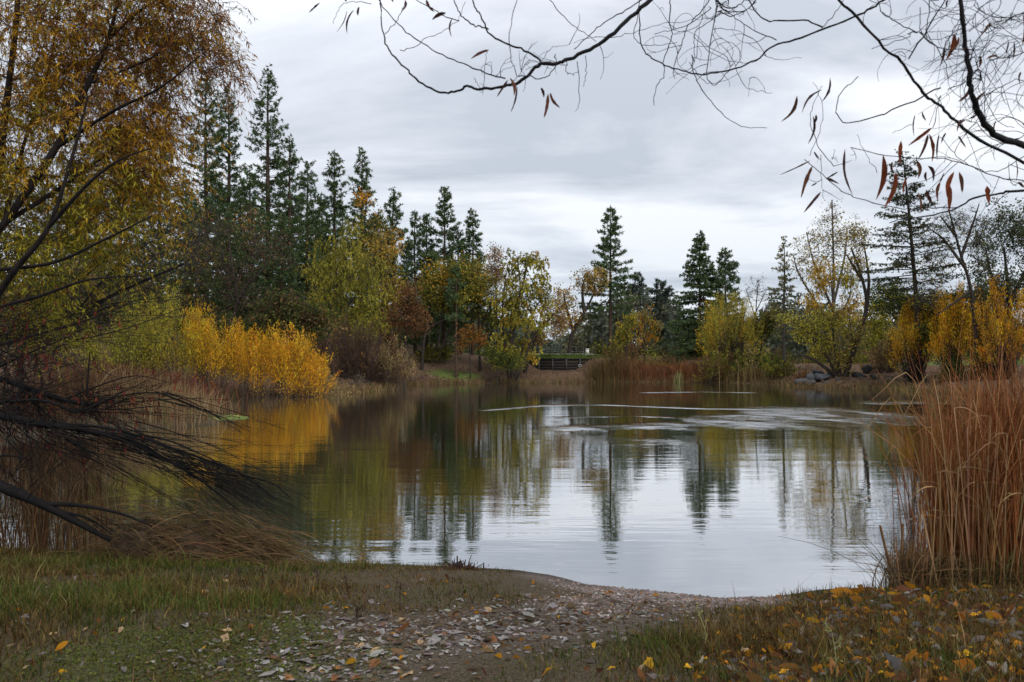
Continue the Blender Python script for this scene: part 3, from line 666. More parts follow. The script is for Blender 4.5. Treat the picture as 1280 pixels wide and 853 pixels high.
broad('willow_tree', 'yellow and green willow directly behind the leaning dark willow', 'tree', 80, [[(1045, 458), (1042, 400), (1038, 340)], [(1043, 410), (1062, 370), (1064, 335)]],
      [(1030, 345, 18, 26, 0), (1060, 345, 16, 26, 1), (1018, 375, 16, 18, 0), (1064, 385, 18, 24, 0), (1048, 405, 22, 18, 1)], [(.46, .30, .04), (.40, .26, .04), (.52, .34, .04)], 80, 5, (.22, .07), .45, .25, .13, strand=7, pal2=[(.28, .28, .04), (.34, .30, .04)])
broad('willow_tree', 'leaning dark trunked willow rising from the boulders on the right shore', 'tree', 71, [[(1056, 474), (1070, 430), (1083, 385), (1078, 350), (1064, 310)], [(1048, 474), (1030, 440), (1008, 415), (985, 400)], [(1052, 474), (1044, 440), (1040, 405)], [(1083, 388), (1086, 350), (1080, 305)], [(1050, 474), (1020, 452), (995, 442)], [(1058, 474), (1066, 436), (1062, 400)], [(1078, 350), (1068, 335), (1058, 318)]],
      [(985, 398, 16, 9, 0), (1006, 408, 20, 16, 0), (1032, 400, 20, 16, 0), (1048, 392, 14, 12, 1), (1020, 430, 22, 16, 0), (1064, 420, 20, 24, 1), (1040, 440, 20, 16, 1), (1056, 456, 15, 16, 1), (1076, 300, 9, 22, 1), (1064, 296, 8, 14, 1), (1072, 330, 12, 16, 1)], [(.5, .36, .035)] + OLV + YGR + YGR, 135, 20, (.18, .09), .42, .05, .26, pal2=[(.28, .18, .06), (.22, .18, .05), (.34, .24, .06)], twigs=6)
broad('oak_tree', 'green and olive trees between the leaning willow and the airy conifer', 'tree', 84, [[(1100, 450), (1102, 400), (1104, 365)], [(1101, 420), (1126, 385)]],
      [(1106, 370, 24, 26, 0), (1128, 385, 22, 26, 0), (1092, 400, 16, 24, 1), (1100, 425, 22, 18, 1), (1150, 392, 24, 26, 0)], GRN + OLV, 100, 38, (.22, .13), .5, .1, .16, pal2=YGR)
broad('bare_tree', 'leaning bare dark tree between the airy conifer and the grey oak', 'tree', 60, [[(1224, 440), (1215, 370), (1200, 315), (1186, 262)], [(1206, 335), (1180, 300), (1160, 285)], [(1202, 320), (1216, 280), (1224, 255)], [(1212, 365), (1170, 395)], [(1195, 295), (1175, 270)]],
      [(1188, 275, 22, 18), (1210, 285, 22, 28), (1165, 295, 18, 18), (1175, 330, 26, 26), (1225, 320, 14, 30), (1160, 365, 24, 24)], GRY + OLV, 110, 8, (.13, .07), .4, .0, .17, BK, twigs=9, shell=.4)
broad('oak_tree', 'big grey green oak at the right edge of the photo', 'tree', 62, [[(1268, 450), (1262, 380), (1255, 310)], [(1265, 400), (1240, 345), (1232, 310)], [(1262, 380), (1290, 320), (1300, 280)]],
      [(1255, 275, 32, 28), (1232, 310, 24, 34), (1280, 300, 32, 44), (1245, 350, 34, 32), (1290, 360, 32, 40), (1310, 300, 30, 50), (1222, 385, 26, 30)], GRY + GRN + GRY, 190, 22, (.17, .1), .46, .0, .24, BK, twigs=6)
broad('oak_tree', 'dark evergreen oak under the bare leaning tree', 'tree', 66, [[(1180, 450), (1184, 420), (1190, 390)], [(1182, 430), (1215, 405)]],
      [(1190, 410, 30, 24), (1225, 420, 28, 26), (1180, 382, 30, 24), (1240, 372, 36, 30), (1160, 420, 22, 22), (1255, 430, 30, 20)], DRK + GRN + OLV, 130, 36, (.2, .12), .45, .1, .14)
WR = 'yellow willows of the right bank'
shrub('willow_tree', 'orange yellow willow with a dark bare foot, left of the bright right group', 66, 1138, 1150, [(1136, 380), (1146, 368), (1156, 374), (1124, 392), (1162, 388), (1118, 410), (1130, 405), (1148, 395), (1160, 410), (1126, 428), (1150, 420)], GOLD + YEL + [(.36, .24, .05)], 20, 40, (.16, .05), WR, low=.58, spread=.4, depth=1.5, stem=BK, cat='tree', up=.8, conv=.12, stem_r=.02)
shrub('willow_tree', 'brightest yellow willow with pointed double top on the right bank', 62, 1182, 1194, [(1176, 356), (1198, 350), (1178, 374), (1198, 368), (1170, 390), (1188, 380), (1206, 388), (1180, 405), (1200, 410), (1196, 430), (1194, 445), (1172, 415)], YEL + YEL + GOLD, 20, 44, (.16, .05), WR, low=.55, spread=.34, depth=1.2, stem=BK, cat='tree', up=.9, conv=.12, stem_r=.02)
shrub('willow_tree', 'yellow willow with a brown top at the right edge behind the reeds', 58, 1244, 1266, [(1246, 342), (1256, 352), (1236, 372), (1268, 362), (1284, 352), (1228, 392), (1250, 385), (1272, 385), (1292, 375), (1240, 410), (1262, 408), (1284, 405), (1238, 428)], YEL + GOLD + [(.36, .24, .05)], 20, 42, (.16, .05), WR, low=.55, spread=.36, depth=1.5, stem=BK, cat='tree', up=.9, conv=.12, stem_r=.02)

# ------------------------------------------------------------------ bushes along the water
TH = 'willow bushes of the yellow thicket on the left shore'
shrub('willow_bush', 'dark olive green willow bush at the left end of the thicket', 47, 120, 200, [(150, 372), (170, 362), (135, 395), (185, 392), (120, 410), (160, 410)], YGR + [(.44, .39, .05), (.38, .34, .045), (.24, .23, .04)], 26, 72, (.14, .038), TH, low=.2, stem=BK)
shrub('willow_bush', 'yellow green willow bush with the tallest plume of the thicket', 49, 185, 240, [(205, 352), (217, 372), (192, 376), (228, 398), (205, 405), (180, 405)], YGR + [(.50, .42, .05), (.46, .38, .04)], 26, 76, (.14, .036), TH, low=.3, spread=.5)
shrub('willow_bush', 'bright yellow willow bush right of the green ones', 49.5, 240, 290, [(243, 370), (256, 380), (234, 385), (268, 395), (286, 390), (250, 405), (272, 415)], YEL + [(.5, .4, .04), (.52, .30, .03)], 26, 72, (.14, .036), TH, low=.38, spread=.5)
shrub('willow_bush', 'orange yellow low willow bush with two thin plumes in mid thicket', 50, 290, 345, [(306, 402), (326, 405), (315, 420), (292, 412), (336, 415), (345, 428)], GOLD + YEL, 24, 72, (.14, .036), TH, low=.38, spread=.5)
shrub('willow_bush', 'golden fan shaped willow bush with brown tips at the right end', 50.5, 345, 405, [(352, 400), (366, 402), (345, 410), (382, 412), (396, 425), (374, 416), (408, 440), (360, 425)], GOLD + YEL + [(.44, .27, .06)], 25, 72, (.14, .036), TH, low=.33, spread=.48)
shrub('reed_bush', 'pale dry brush at the water end of the yellow thicket', 53, 385, 425, [(398, 455), (412, 460), (420, 468), (405, 470), (428, 474), (388, 462)], BEI + BRN, 22, 18, (.2, .04), low=.2, depth=1.0, stem=(.22, .16, .09))
shrub('willow_bush', 'wide purple brown leafless bush right of the yellow thicket', 64, 390, 490, [(400, 396), (430, 390), (455, 400), (480, 412), (380, 420), (415, 410), (445, 420), (470, 435), (495, 440), (500, 455), (400, 440), (430, 445)], PUR + PUR + BRN, 44, 50, (.26, .04), low=.2, spread=.8, depth=3, stem=(.06, .042, .04), up=1.3)
shrub('willow_bush', 'beige leaved shrub at the right side of the purple bush', 63, 480, 508, [(492, 418), (505, 432), (484, 425), (508, 446), (494, 440)], BEI + BRN, 20, 30, (.16, .05), low=.4, spread=.45)
shrub('willow_bush', 'dark bush below the olive willow, left of the purple bush', 60, 350, 400, [(365, 400), (385, 405), (350, 415), (378, 425)], OLV + BRN, 18, 26, (.2, .07), low=.2, spread=.5, stem=BK)
shrub('reed_bush', 'pale grey dry sedge standing in the water below the purple bush', 62, 425, 475, [(440, 472), (455, 476), (430, 474), (468, 481), (448, 468)], [(.2, .165, .13), (.16, .13, .10)], 22, 10, (.2, .03), low=.1, depth=.8, stem=(.2, .16, .12))
for a in [('olive brown shrub at the right end of the far red reeds', 893, 84, [(880, 445), (890, 436), (902, 442), (910, 455), (884, 455)], BRN + OLV),
          ('wide olive shrub on the far shore right of the yellow round tree', 940, 83, [(925, 436), (940, 428), (955, 432), (932, 450), (948, 448), (918, 450)], OLV + GRN + BEI),
          ('dull green shrub left of the red grass and boulders', 975, 80, [(962, 440), (975, 444), (985, 450), (968, 456), (955, 455)], OLV + GRN),
          ('orange red low bush beside the boulders on the right shore', 1000, 74, [(995, 458), (1008, 455), (1020, 455), (990, 466), (1003, 464)], [(.20, .085, .035), (.24, .11, .04), (.15, .075, .035)]),
          ('beige brown leafless shrub right of the leaning willow', 1105, 74, [(1092, 425), (1105, 412), (1118, 422), (1098, 440), (1114, 440), (1122, 436)], BEI + BRN + BRN),
          ('dark green shrub behind the tall brown reeds', 1215, 60, [(1205, 440), (1220, 432), (1235, 440), (1195, 450), (1245, 445), (1260, 440)], DRK + GRN),
          ('olive brown shrub under the left lobe of the round yellow willow', 908, 84.5, [(898, 440), (908, 434), (918, 440), (902, 452), (914, 452)], OLV + BRN),
          ('olive bush between the maples on the brown mound', 545, 88, [(535, 430), (548, 425), (558, 432), (528, 438)], DRK + OLV)]:
    shrub('willow_bush', a[0], a[2], a[1] - 18, a[1] + 18, a[3], a[4], 18, 10 if 'orange' in a[0] else 30, (.2, .05) if 'orange' in a[0] else (.22, .1), low=.2, spread=.5, depth=1.5, stem=BK)

# far-off wood beyond the pond: one mass
wood, wtr = Geo(), Geo()
for i in range(260):
    px = U(480, 1330); Y = U(112, 175)
    top = 398 + 14 * math.sin(px * .03) + N(9) - (22 if 770 < px < 860 else 0) + (14 if 660 < px < 720 else 0)
    x = (px - 640) / F * Y; z0 = gz(x, Y); z1 = EYE - (top - YH) / F * Y
    n = 280; p = np.c_[N(1.5, n) + x, N(1.5, n) + Y, z0 + (z1 - z0) * U(0, 1, n)]
    p[:, 0] = x + (p[:, 0] - x) * (1.25 - (p[:, 2] - z0) / (z1 - z0 + .1))
    c = np.array([(.085, .10, .075), (.10, .115, .085), (.12, .12, .07), (.07, .085, .06)])[rng.integers(0, 4)]
    wood.leaves(p, rdir(n), .68, .5, c * (1 + N(.18, (n, 1))))
    wtr.tubes(np.array([[(x, Y, z0 - .2), (x + N(.1), Y, (z0 + z1) / 2), (x + N(.2), Y, z1)]]), np.array([[.14, .09, .02]]), 4, (.06, .055, .05))
wood.build('distant_wood', M_NEEDLE)
tag(bpy.data.objects['distant_wood'], kind='stuff')
tag(wtr.build('distant_trunks', M_BARK), kind='stuff')

ug = Geo()
for _ in range(150):
    px = U(745, 1290); Y = U(91, 108); x = (px - 640) / F * Y; n = 170; hh = U(.9, 2.6)
    if lawn_mask(np.array([x]), np.array([Y]))[0] > .2: continue
    p = np.c_[x + N(.9, n), Y + N(.8, n), np.zeros(n)]; p[:, 2] = ground(p[:, 0], p[:, 1]) + hh * U(0, 1, n) * np.exp(-((p[:, 0] - x) / 1.4) ** 2)
    ug.leaves(p, rdir(n), .26, .17, pick([DRK, GRN, OLV, BRN][rng.integers(0, 4)], n))
tag(ug.build('undergrowth', M_LEAF), kind='stuff')

# ------------------------------------------------------------------ reeds
def blades(g_, n, cx, cy, sx, sy, h, wd, pal, lean=(0, 0), curl=.25, seg=6, hv=.18, z=None):
    a = np.c_[cx + N(sx, n), cy + N(sy, n), np.zeros(n)]
    a[:, 2] = ground(a[:, 0], a[:, 1]) - .02
    a[:, 2] = np.maximum(a[:, 2], -.3)
    hh = h * (1 + N(hv, n)); ang = U(0, 2 * np.pi, n); cu = np.abs(N(curl, n)) * hh
    tip = a + np.c_[np.cos(ang) * cu + lean[0] * hh, np.sin(ang) * cu + lean[1] * hh, hh - cu * .35]
    mid = a * .42 + tip * .58; mid[:, :2] = a[:, :2] * .8 + tip[:, :2] * .2; mid[:, 2] += .18 * hh * (cu / hh > .2)
    B = bez(a, mid, tip, seg)
    g_.ribbons(B, wd * U(.6, 1.3, n)[:, None] * np.linspace(1, .15, seg)[None] ** .6, pick(pal, n, .2))
    return B
def reed_clump(label, x, y, n, sx, sy, h, wd, pal, group, curl=.25, lean=(0, 0), name='reed_clump', cat='reeds', plume=None, hv=.18):
    z = max(gz(x, y), -.2)
    root = thing(name, label, cat, (x, y, z), group)
    g_ = Geo(); B = blades(g_, n, x, y, sx, sy, h, wd, pal, lean, curl, hv=hv)
    g_.build('leaf_blades', M_BLADE, root, (x, y, z))
    s_ = Geo(); m_ = max(4, n // 8); a = np.c_[x + N(sx * .9, m_), y + N(sy * .9, m_), np.zeros(m_)]; a[:, 2] = ground(a[:, 0], a[:, 1]) - .02
    tip = a + np.c_[N(.06, (m_, 2)) * h + np.array(lean) * h, h * U(.75, 1.1, m_)]
    s_.tubes(bez(a, a * .5 + tip * .5 + np.c_[N(.02, (m_, 2)) * h, np.zeros(m_)], tip, 5), np.full((m_, 5), wd * .35) * np.linspace(1, .5, 5), 4, pick(pal, m_, .1))
    s_.build('stalks', M_BLADE, root, (x, y, z))
    if plume:
        p_ = Geo(); q_ = np.repeat(tip, 14, 0) - np.c_[np.zeros((m_ * 14, 2)), U(0, .13, m_ * 14) * h]
        p_.leaves(q_, unit(rdir(len(q_)) * .5 + (0, 0, .8)), .07 * h, .012 * h, pick(plume, len(q_)))
        p_.build('seed_heads', M_BLADE, root, (x, y, z))
    return root
RED = [(.24, .088, .032), (.30, .12, .046), (.19, .066, .025), (.36, .185, .085), (.13, .05, .025), (.20, .085, .035)]
FR = [(.16, .062, .034), (.19, .08, .04), (.12, .055, .032), (.2, .11, .05)]
FB = [(.11, .066, .028), (.13, .09, .036), (.085, .065, .03)]
G1 = 'reeds along the far shore'
for i, (px, Y, pal, h, lb) in enumerate([(752, 85, FB, 2.4, 'dark brown reed clump at the left end of the far reed belt'), (768, 85.6, FB, 2.6, 'brown reed clump under the solitary tall pine'), (786, 85.3, FB + FR, 2.3, 'mixed brown and red reed clump right of the solitary pine'),
        (803, 85.8, FR, 2.2, 'reddish reed clump left of the mid belt dip'), (820, 85.8, FR, 2.0, 'low reddish reed clump in the middle of the far belt'), (835, 86, FR, 2.1, 'red reed clump just left of the pale green sedge'),
        (852, 86, FR + RED, 2.2, 'reddest reed clump behind the pale green sedge'), (870, 86, FR, 2.3, 'red reed clump before the broad dark fir'), (888, 85, FR + FB, 1.8, 'brown reed clump at the right end of the far belt')]):
    reed_clump(lb, (px - 640) / F * Y, Y, 420, .72, .55, h * .76, .04, pal, G1, .32, hv=.28)
reed_clump('pale green sedge tuft standing in the water before the red reeds', (848 - 640) / F * 84.4, 84.4, 70, .28, .25, 1.25, .04, [(.20, .20, .085), (.25, .23, .11)], G1, .35)
for i, (px, Y, lb) in enumerate([(925, 82, 'low tan reeds under the wide olive shrub'), (945, 80.5, 'low tan reeds right of the wide olive shrub'), (905, 84, 'low brown reeds left of the wide olive shrub'), (965, 79, 'low rusty reeds near the orange red bush')]):
    reed_clump(lb, (px - 640) / F * Y, Y, 240, .8, .3, 1.3, .04, FB + BEI[:1], G1, .2)

# left inlet: tan reeds, red dock weeds and a mat of duckweed
TAN = [(.22, .15, .08), (.17, .11, .055), (.26, .19, .10)]; RDB = [(.08, .045, .026), (.065, .035, .022)]  # red-brown tints darkened to stand in for the dense shade here
G2 = 'reeds in the left inlet'
for (px, Y, n, sx, h, pal, lb) in [(215, 27.5, 420, .75, 1.2, TAN, 'tan reed bed left of the green duckweed mat'), (180, 28.5, 420, .9, 1.4, TAN, 'tan reed bed in the middle of the left inlet'), (135, 28, 420, .9, 1.5, TAN + RDB, 'pinkish tan reed bed behind the upright dead stem'),
        (85, 27, 380, .9, 1.5, RDB, 'brown reed bed at the far left of the inlet'), (240, 32, 260, .8, 1.0, TAN, 'low tan reeds behind the duckweed mat'), (40, 25, 380, .9, 1.5, RDB, 'dark brown reed bed at the left frame edge')]:
    reed_clump(lb, (px - 640) / F * Y, Y, n, sx, .8, h, .02, pal, G2, .3)
for (px, Y, lb) in [(165, 36, 'dark red dock weeds below the green willow bush'), (205, 37, 'dark red dock weeds under the yellow green bush'), (245, 39, 'dark red dock weeds at the water under the bright bush'), (120, 33, 'dark red dock weeds left of the green willow bush')]:
    reed_clump(lb, (px - 640) / F * Y, Y, 180, 1.0, .7, 1.5, .03, [(.13, .035, .025), (.17, .05, .03), (.10, .05, .035)], 'red weeds of the left inlet', .25, name='dock_weed', cat='weeds', plume=[(.16, .03, .02), (.12, .03, .02)])
dk = Geo()
n = 5200; a_w = water_pt(243, 524)
px_ = rng.random(n) * 2 * np.pi; rr_ = np.sqrt(rng.random(n))
pp = np.c_[a_w[0] + .2 + np.cos(px_) * rr_ * 1.5 + (fbm(np.cos(px_) * 3, np.sin(px_) * 3) - .5), a_w[1] + .3 + np.sin(px_) * rr_ * 2.0, np.full(n, .012) + U(0, .01, n)]
ang = U(0, 2 * np.pi, n); dd = np.c_[np.cos(ang), np.sin(ang), N(.08, n)]
w_ = np.c_[-np.sin(ang), np.cos(ang), N(.08, n)]
v = np.stack([pp, pp + dd * .04 + w_ * .035, pp + dd * .08, pp + dd * .04 - w_ * .035], 1)
dk.add(v, np.arange(4 * n).reshape(n, 4), np.repeat(pick([(.26, .33, .10), (.33, .38, .14), (.22, .28, .08)], n, .15), 4, 0))
tag(dk.build('duckweed', M_DRY), kind='stuff')

# tall brown reeds on the right bank
G3 = 'tall brown reeds on the right bank'
for (px, Y, n, sx, sy, h, cu, lb) in [(1160, 8.15, 90, .08, .2, 1.75, .07, 'thin upright brown reed clump at the left edge of the right stand'), (1184, 8.3, 140, .12, .2, 1.8, .12, 'brown reed clump with pale drooping tips left of the densest part'), (1210, 8.1, 215, .13, .22, 1.9, .12, 'dense russet reed clump left of the middle of the right stand'),
        (1236, 8.4, 215, .15, .25, 2.0, .1, 'dense russet reed clump in the middle of the right stand'), (1260, 8.0, 215, .14, .25, 2.0, .1, 'dense russet reed clump right of the middle of the right stand'), (1285, 8.3, 260, .16, .25, 2.1, .1, 'tallest russet reed clump cut by the right frame edge'),
        (1325, 8.4, 260, .2, .3, 2.1, .1, 'russet reed clump beyond the right frame edge'), (1232, 9.2, 180, .25, .3, 1.9, .12, 'brown reeds standing in the water behind the right stand'), (1280, 9.6, 180, .25, .3, 2.0, .12, 'brown reeds in the water behind the tallest clump')]:
    reed_clump(lb, (px - 640) / F * Y, Y, n, sx, sy, h * .98, .0105, RED, G3, cu * 2.2, (abs(N(.05)) if px < 1200 else N(.05), N(.03)), plume=None, hv=.2)
arch = Geo()
x0, y0 = (1160 - 640) / F * 8.0, 8.0; bz_ = gz(x0, y0)
AR = []
for (tx, ty, mx2, my2, b) in [(1010, 640, 1075, 540, 1160), (1085, 535, 1120, 500, 1170), (1100, 590, 1120, 560, 1150), (1060, 680, 1085, 620, 1130), (1090, 500, 1140, 470, 1175), (1110, 480, 1150, 462, 1180), (1130, 520, 1165, 470, 1190), (1105, 655, 1130, 600, 1150),
                              (1150, 560, 1190, 500, 1200), (1215, 600, 1190, 560, 1190), (1230, 560, 1215, 500, 1210), (1180, 640, 1200, 570, 1215), (1262, 590, 1240, 540, 1230), (1160, 500, 1185, 458, 1200), (1245, 510, 1225, 470, 1215)]:
    Yb = U(7.6, 8.2); AR.append(smooth([W(b, 735, Yb), W(b * .75 + mx2 * .25, (735 + my2) / 2, Yb), W(mx2, my2, Yb), W(tx, ty, Yb - .1)], 12))
AR = np.array(AR); arch.ribbons(AR, np.linspace(.014, .004, 12)[None].repeat(len(AR), 0), pick([(.42, .28, .14), (.34, .2, .09), (.3, .19, .1)], len(AR)))
ro = thing('reed_clump', 'loose arching pale reed leaves bending left out of the right stand', 'reeds', (x0, y0, bz_), G3); arch.build('leaf_blades', M_BLADE, ro, (x0, y0, bz_))
for k, (px, Y, lb) in enumerate([(1190, 7.75, 'pale broken reed leaves hanging in front of the left part of the right stand'), (1240, 7.7, 'pale broken reed leaves hanging in front of the right part of the stand')]):
    x = (px - 640) / F * Y; z = gz(x, Y); root = thing('reed_clump', lb, 'reeds', (x, Y, z), G3); g_ = Geo(); n = 24
    a = np.c_[x + N(.17, n), Y + N(.12, n), z + 0 * U(0, 1, n)]; hk = U(.7, 1.75, n); kx_ = N(.12, n); kn = a + np.c_[kx_, N(.08, n), hk]; sg = np.sign(N(1, n)); dl = U(.2, .6, n); tp = kn + np.c_[sg * dl * .8, N(.1, n), -dl * U(.1, .9, n)]
    t1 = np.linspace(0, 1, 7)[None, :, None]; up_ = a[:, None] * (1 - t1) + kn[:, None] * t1; c_ = kn + np.c_[sg * dl * .35, 0 * dl, dl * .12]; dn = bez(kn, c_, tp, 7)[:, 1:]
    g_.ribbons(np.concatenate([up_, dn], 1), (.013 * U(.6, 1.2, n))[:, None] * np.r_[np.linspace(.8, 1, 7), np.linspace(.95, .15, 6)][None], pick([(.34, .21, .11), (.28, .14, .06), (.22, .095, .04), (.30, .19, .10)], n))
    g_.build('leaf_blades', M_BLADE, root, (x, Y, z))
# cut stalks and collapsed leaves at its foot
st = Geo(); x0, y0 = (1118 - 640) / F * 7.75, 7.75; b_ = np.array([x0, y0, gz(x0, y0)])
for (px, py, bx2) in [(1100, 657, 1117), (1128, 655, 1124), (1108, 690, 1120), (1133, 690, 1128), (1143, 675, 1134)]:
    st.tube([W(bx2, 738, 7.75 + N(.05)), W((px + bx2) / 2 + 1, (py + 738) / 2, 7.75), W(px, py, 7.72)], .016, .012, 6, 6, (.20, .12, .06), wob=.08)
ro = thing('reed_stubble', 'cut brown reed stalks left of the right stand', 'reeds', b_); st.build('stalks', M_BLADE, ro, b_)
st = Geo(); blades(st, 260, x0 + .14, y0, .1, .1, .42, .012, [(.16, .10, .05), (.22, .14, .07), (.10, .07, .04)], (.05, 0), .55); blades(st, 26, x0 - .12, y0 - .15, .1, .06, .5, .008, [(.12, .09, .06)], (-.7, 0), .4)
st.build('collapsed_leaves', M_BLADE, ro, b_)
for k, (px, Y, lb) in enumerate([(1165, 7.9, 'matted dry grass under the left part of the right reeds'), (1215, 7.85, 'matted dry grass under the middle of the right reeds'), (1262, 7.8, 'matted dry grass under the right part of the reeds')]):
    reed_clump(lb, (px - 640) / F * Y, Y, 420, .18, .12, .34, .009, [(.15, .10, .05), (.10, .07, .035), (.12, .11, .04)], 'matted grass at the foot of the reeds', .6, name='grass_tussock', cat='grass')

# near left: brown reed clumps, collapsed tussocks
G4 = 'brown reeds on the near left bank'
for (px, Y, n, sx, h, lb) in [(60, 9.2, 80, .13, 1.35, 'dark brown reed clump under the lower fallen limb'), (100, 9.3, 55, .14, 1.4, 'brown reed clump between the fallen limb and the tussock'), (128, 9.0, 60, .1, 1.0, 'thin tan reed clump beside the tussock'), (45, 9.5, 60, .05, 1.0, 'narrow bundle of brown reeds near the left frame edge'), (-30, 9.4, 160, .3, 1.4, 'brown reed clump beyond the left frame edge'), (10, 9.6, 60, .2, .9, 'sparse reed clump at the left frame edge')]:
    reed_clump(lb, (px - 640) / F * Y, Y, n, sx, .15, h, .011, [(.10, .052, .028), (.13, .07, .035), (.07, .04, .024), (.20, .13, .07)], G4, .34)
for (px, Y, n, sx, lb) in [(185, 8.85, 900, .34, 'big collapsed tussock of brown grass, left half under the fallen limb'), (255, 8.7, 900, .34, 'big collapsed tussock of brown grass, middle hump'), (318, 8.6, 520, .25, 'collapsed brown tussock sloping to the water on the right')]:
    x = (px - 640) / F * Y; z = gz(x, Y); root = thing('grass_tussock', lb, 'tussock', (x, Y, z), 'collapsed tussocks on the near left bank')
    top = .62 if px < 300 else .36
    a = np.c_[x + N(sx * .7, n), Y + N(.16, n), z + np.abs(N(top * .42, n)) + .03]
    sgn = np.where(rng.random(n) < .8, 1, -1)
    ang = N(.55, n); Lg = U(.25, .65, n)
    e_ = a + np.c_[np.cos(ang) * sgn * Lg, -np.abs(np.sin(ang)) * Lg * .7 - .05, -U(.0, .5, n) * Lg]
    zz = ground(e_[:, 0], e_[:, 1]) + .01; e_[:, 2] = np.maximum(e_[:, 2], zz)
    md = (a + e_) / 2 + np.c_[N(.03, (n, 2)), U(.02, .2, n) * Lg + .02]
    g_ = Geo(); g_.ribbons(bez(a, md, e_, 6), .008 * U(.6, 1.4, n)[:, None] * np.linspace(1, .3, 6)[None], pick([(.15, .09, .045), (.11, .07, .04), (.20, .13, .065), (.10, .08, .035)], n, .2))
    g_.build('leaf_blades', M_BLADE, root, (x, Y, z))
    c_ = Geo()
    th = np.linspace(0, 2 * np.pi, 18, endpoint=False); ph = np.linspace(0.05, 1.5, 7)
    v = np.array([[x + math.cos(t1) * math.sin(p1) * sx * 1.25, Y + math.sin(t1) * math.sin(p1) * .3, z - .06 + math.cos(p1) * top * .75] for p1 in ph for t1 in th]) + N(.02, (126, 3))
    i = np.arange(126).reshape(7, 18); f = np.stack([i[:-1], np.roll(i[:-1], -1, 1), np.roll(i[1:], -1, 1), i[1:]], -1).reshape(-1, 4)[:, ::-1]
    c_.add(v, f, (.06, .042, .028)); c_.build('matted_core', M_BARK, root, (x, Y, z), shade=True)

# ------------------------------------------------------------------ the near yellow willow on the left
WY = 10.5
bx, by = -7.6, 10.6; bz = gz(bx, by) - .05
root = thing('willow_tree', 'near yellow willow filling the upper left of the photo', 'tree', (bx, by, bz)); org = np.array([bx, by, bz])
tr, tw, lf = Geo(), Geo(), Geo()
def LP(*q_): return [W(a, b, WY - .7 + d) - org for a, b, d in q_]
stems = [(LP((-84, 660, 0), (-70, 480, 0), (-40, 340, 0), (5, 280, 0), (70, 185, .1), (110, 105, .2), (135, 50, .3), (150, -10, .4)), .115, .025),
         (LP((-70, 480, 0), (10, 350, -.4), (60, 285, -.5), (92, 190, -.5), (110, 120, -.5)), .07, .015),
         (LP((-60, 440, 0), (-10, 260, .5), (8, 130, .5), (20, 30, .5), (25, -60, .5)), .10, .03),
         (LP((110, 105, .2), (155, 88, .3), (190, 72, .4), (225, 50, .5)), .03, .008), (LP((70, 185, .1), (140, 140, -.2), (200, 110, -.4), (250, 70, -.5)), .04, .008),
         (LP((60, 285, -.5), (110, 230, -.7), (150, 200, -.8), (190, 185, -.9)), .04, .008), (LP((5, 280, 0), (90, 225, .4), (160, 170, .7), (215, 120, 1)), .05, .008),
         (LP((-40, 340, 0), (60, 330, -.5), (130, 300, -.8), (190, 270, -1)), .045, .008), (LP((-60, 400, 0), (50, 370, -.6), (110, 350, -.9), (180, 345, -1.2)), .045, .007),
         (LP((135, 50, .3), (180, 10, .3), (230, -10, .3), (270, 0, .2)), .03, .006), (LP((-65, 450, 0), (40, 420, .4), (110, 400, .6), (170, 375, .8)), .04, .006),
         (LP((5, 280, 0), (30, 180, .8), (60, 90, 1), (75, 0, 1.1)), .045, .012)]
nodes = []
for i, (p, r0, r1) in enumerate(stems):
    tg_ = tr if i == 0 else Geo(); c = tg_.tube(p, r0 * (.62 if i else .6), r1 * .8, 8, 22, (.014, .011, .01), wob=.04); i and tg_.build('limb', M_BARK, root, shade=True); nodes.append(np.c_[c, np.linspace(r0, r1, 22) * .6])
nodes = np.vstack(nodes)
PW1 = [(.42, .24, .025), (.36, .22, .03), (.30, .24, .03), (.46, .25, .02), (.34, .16, .03)]
PW2 = [(.26, .25, .03), (.32, .28, .035), (.22, .20, .03), (.38, .28, .03)]
PW3 = [(.22, .09, .035), (.28, .13, .035), (.18, .08, .04), (.34, .19, .03)]
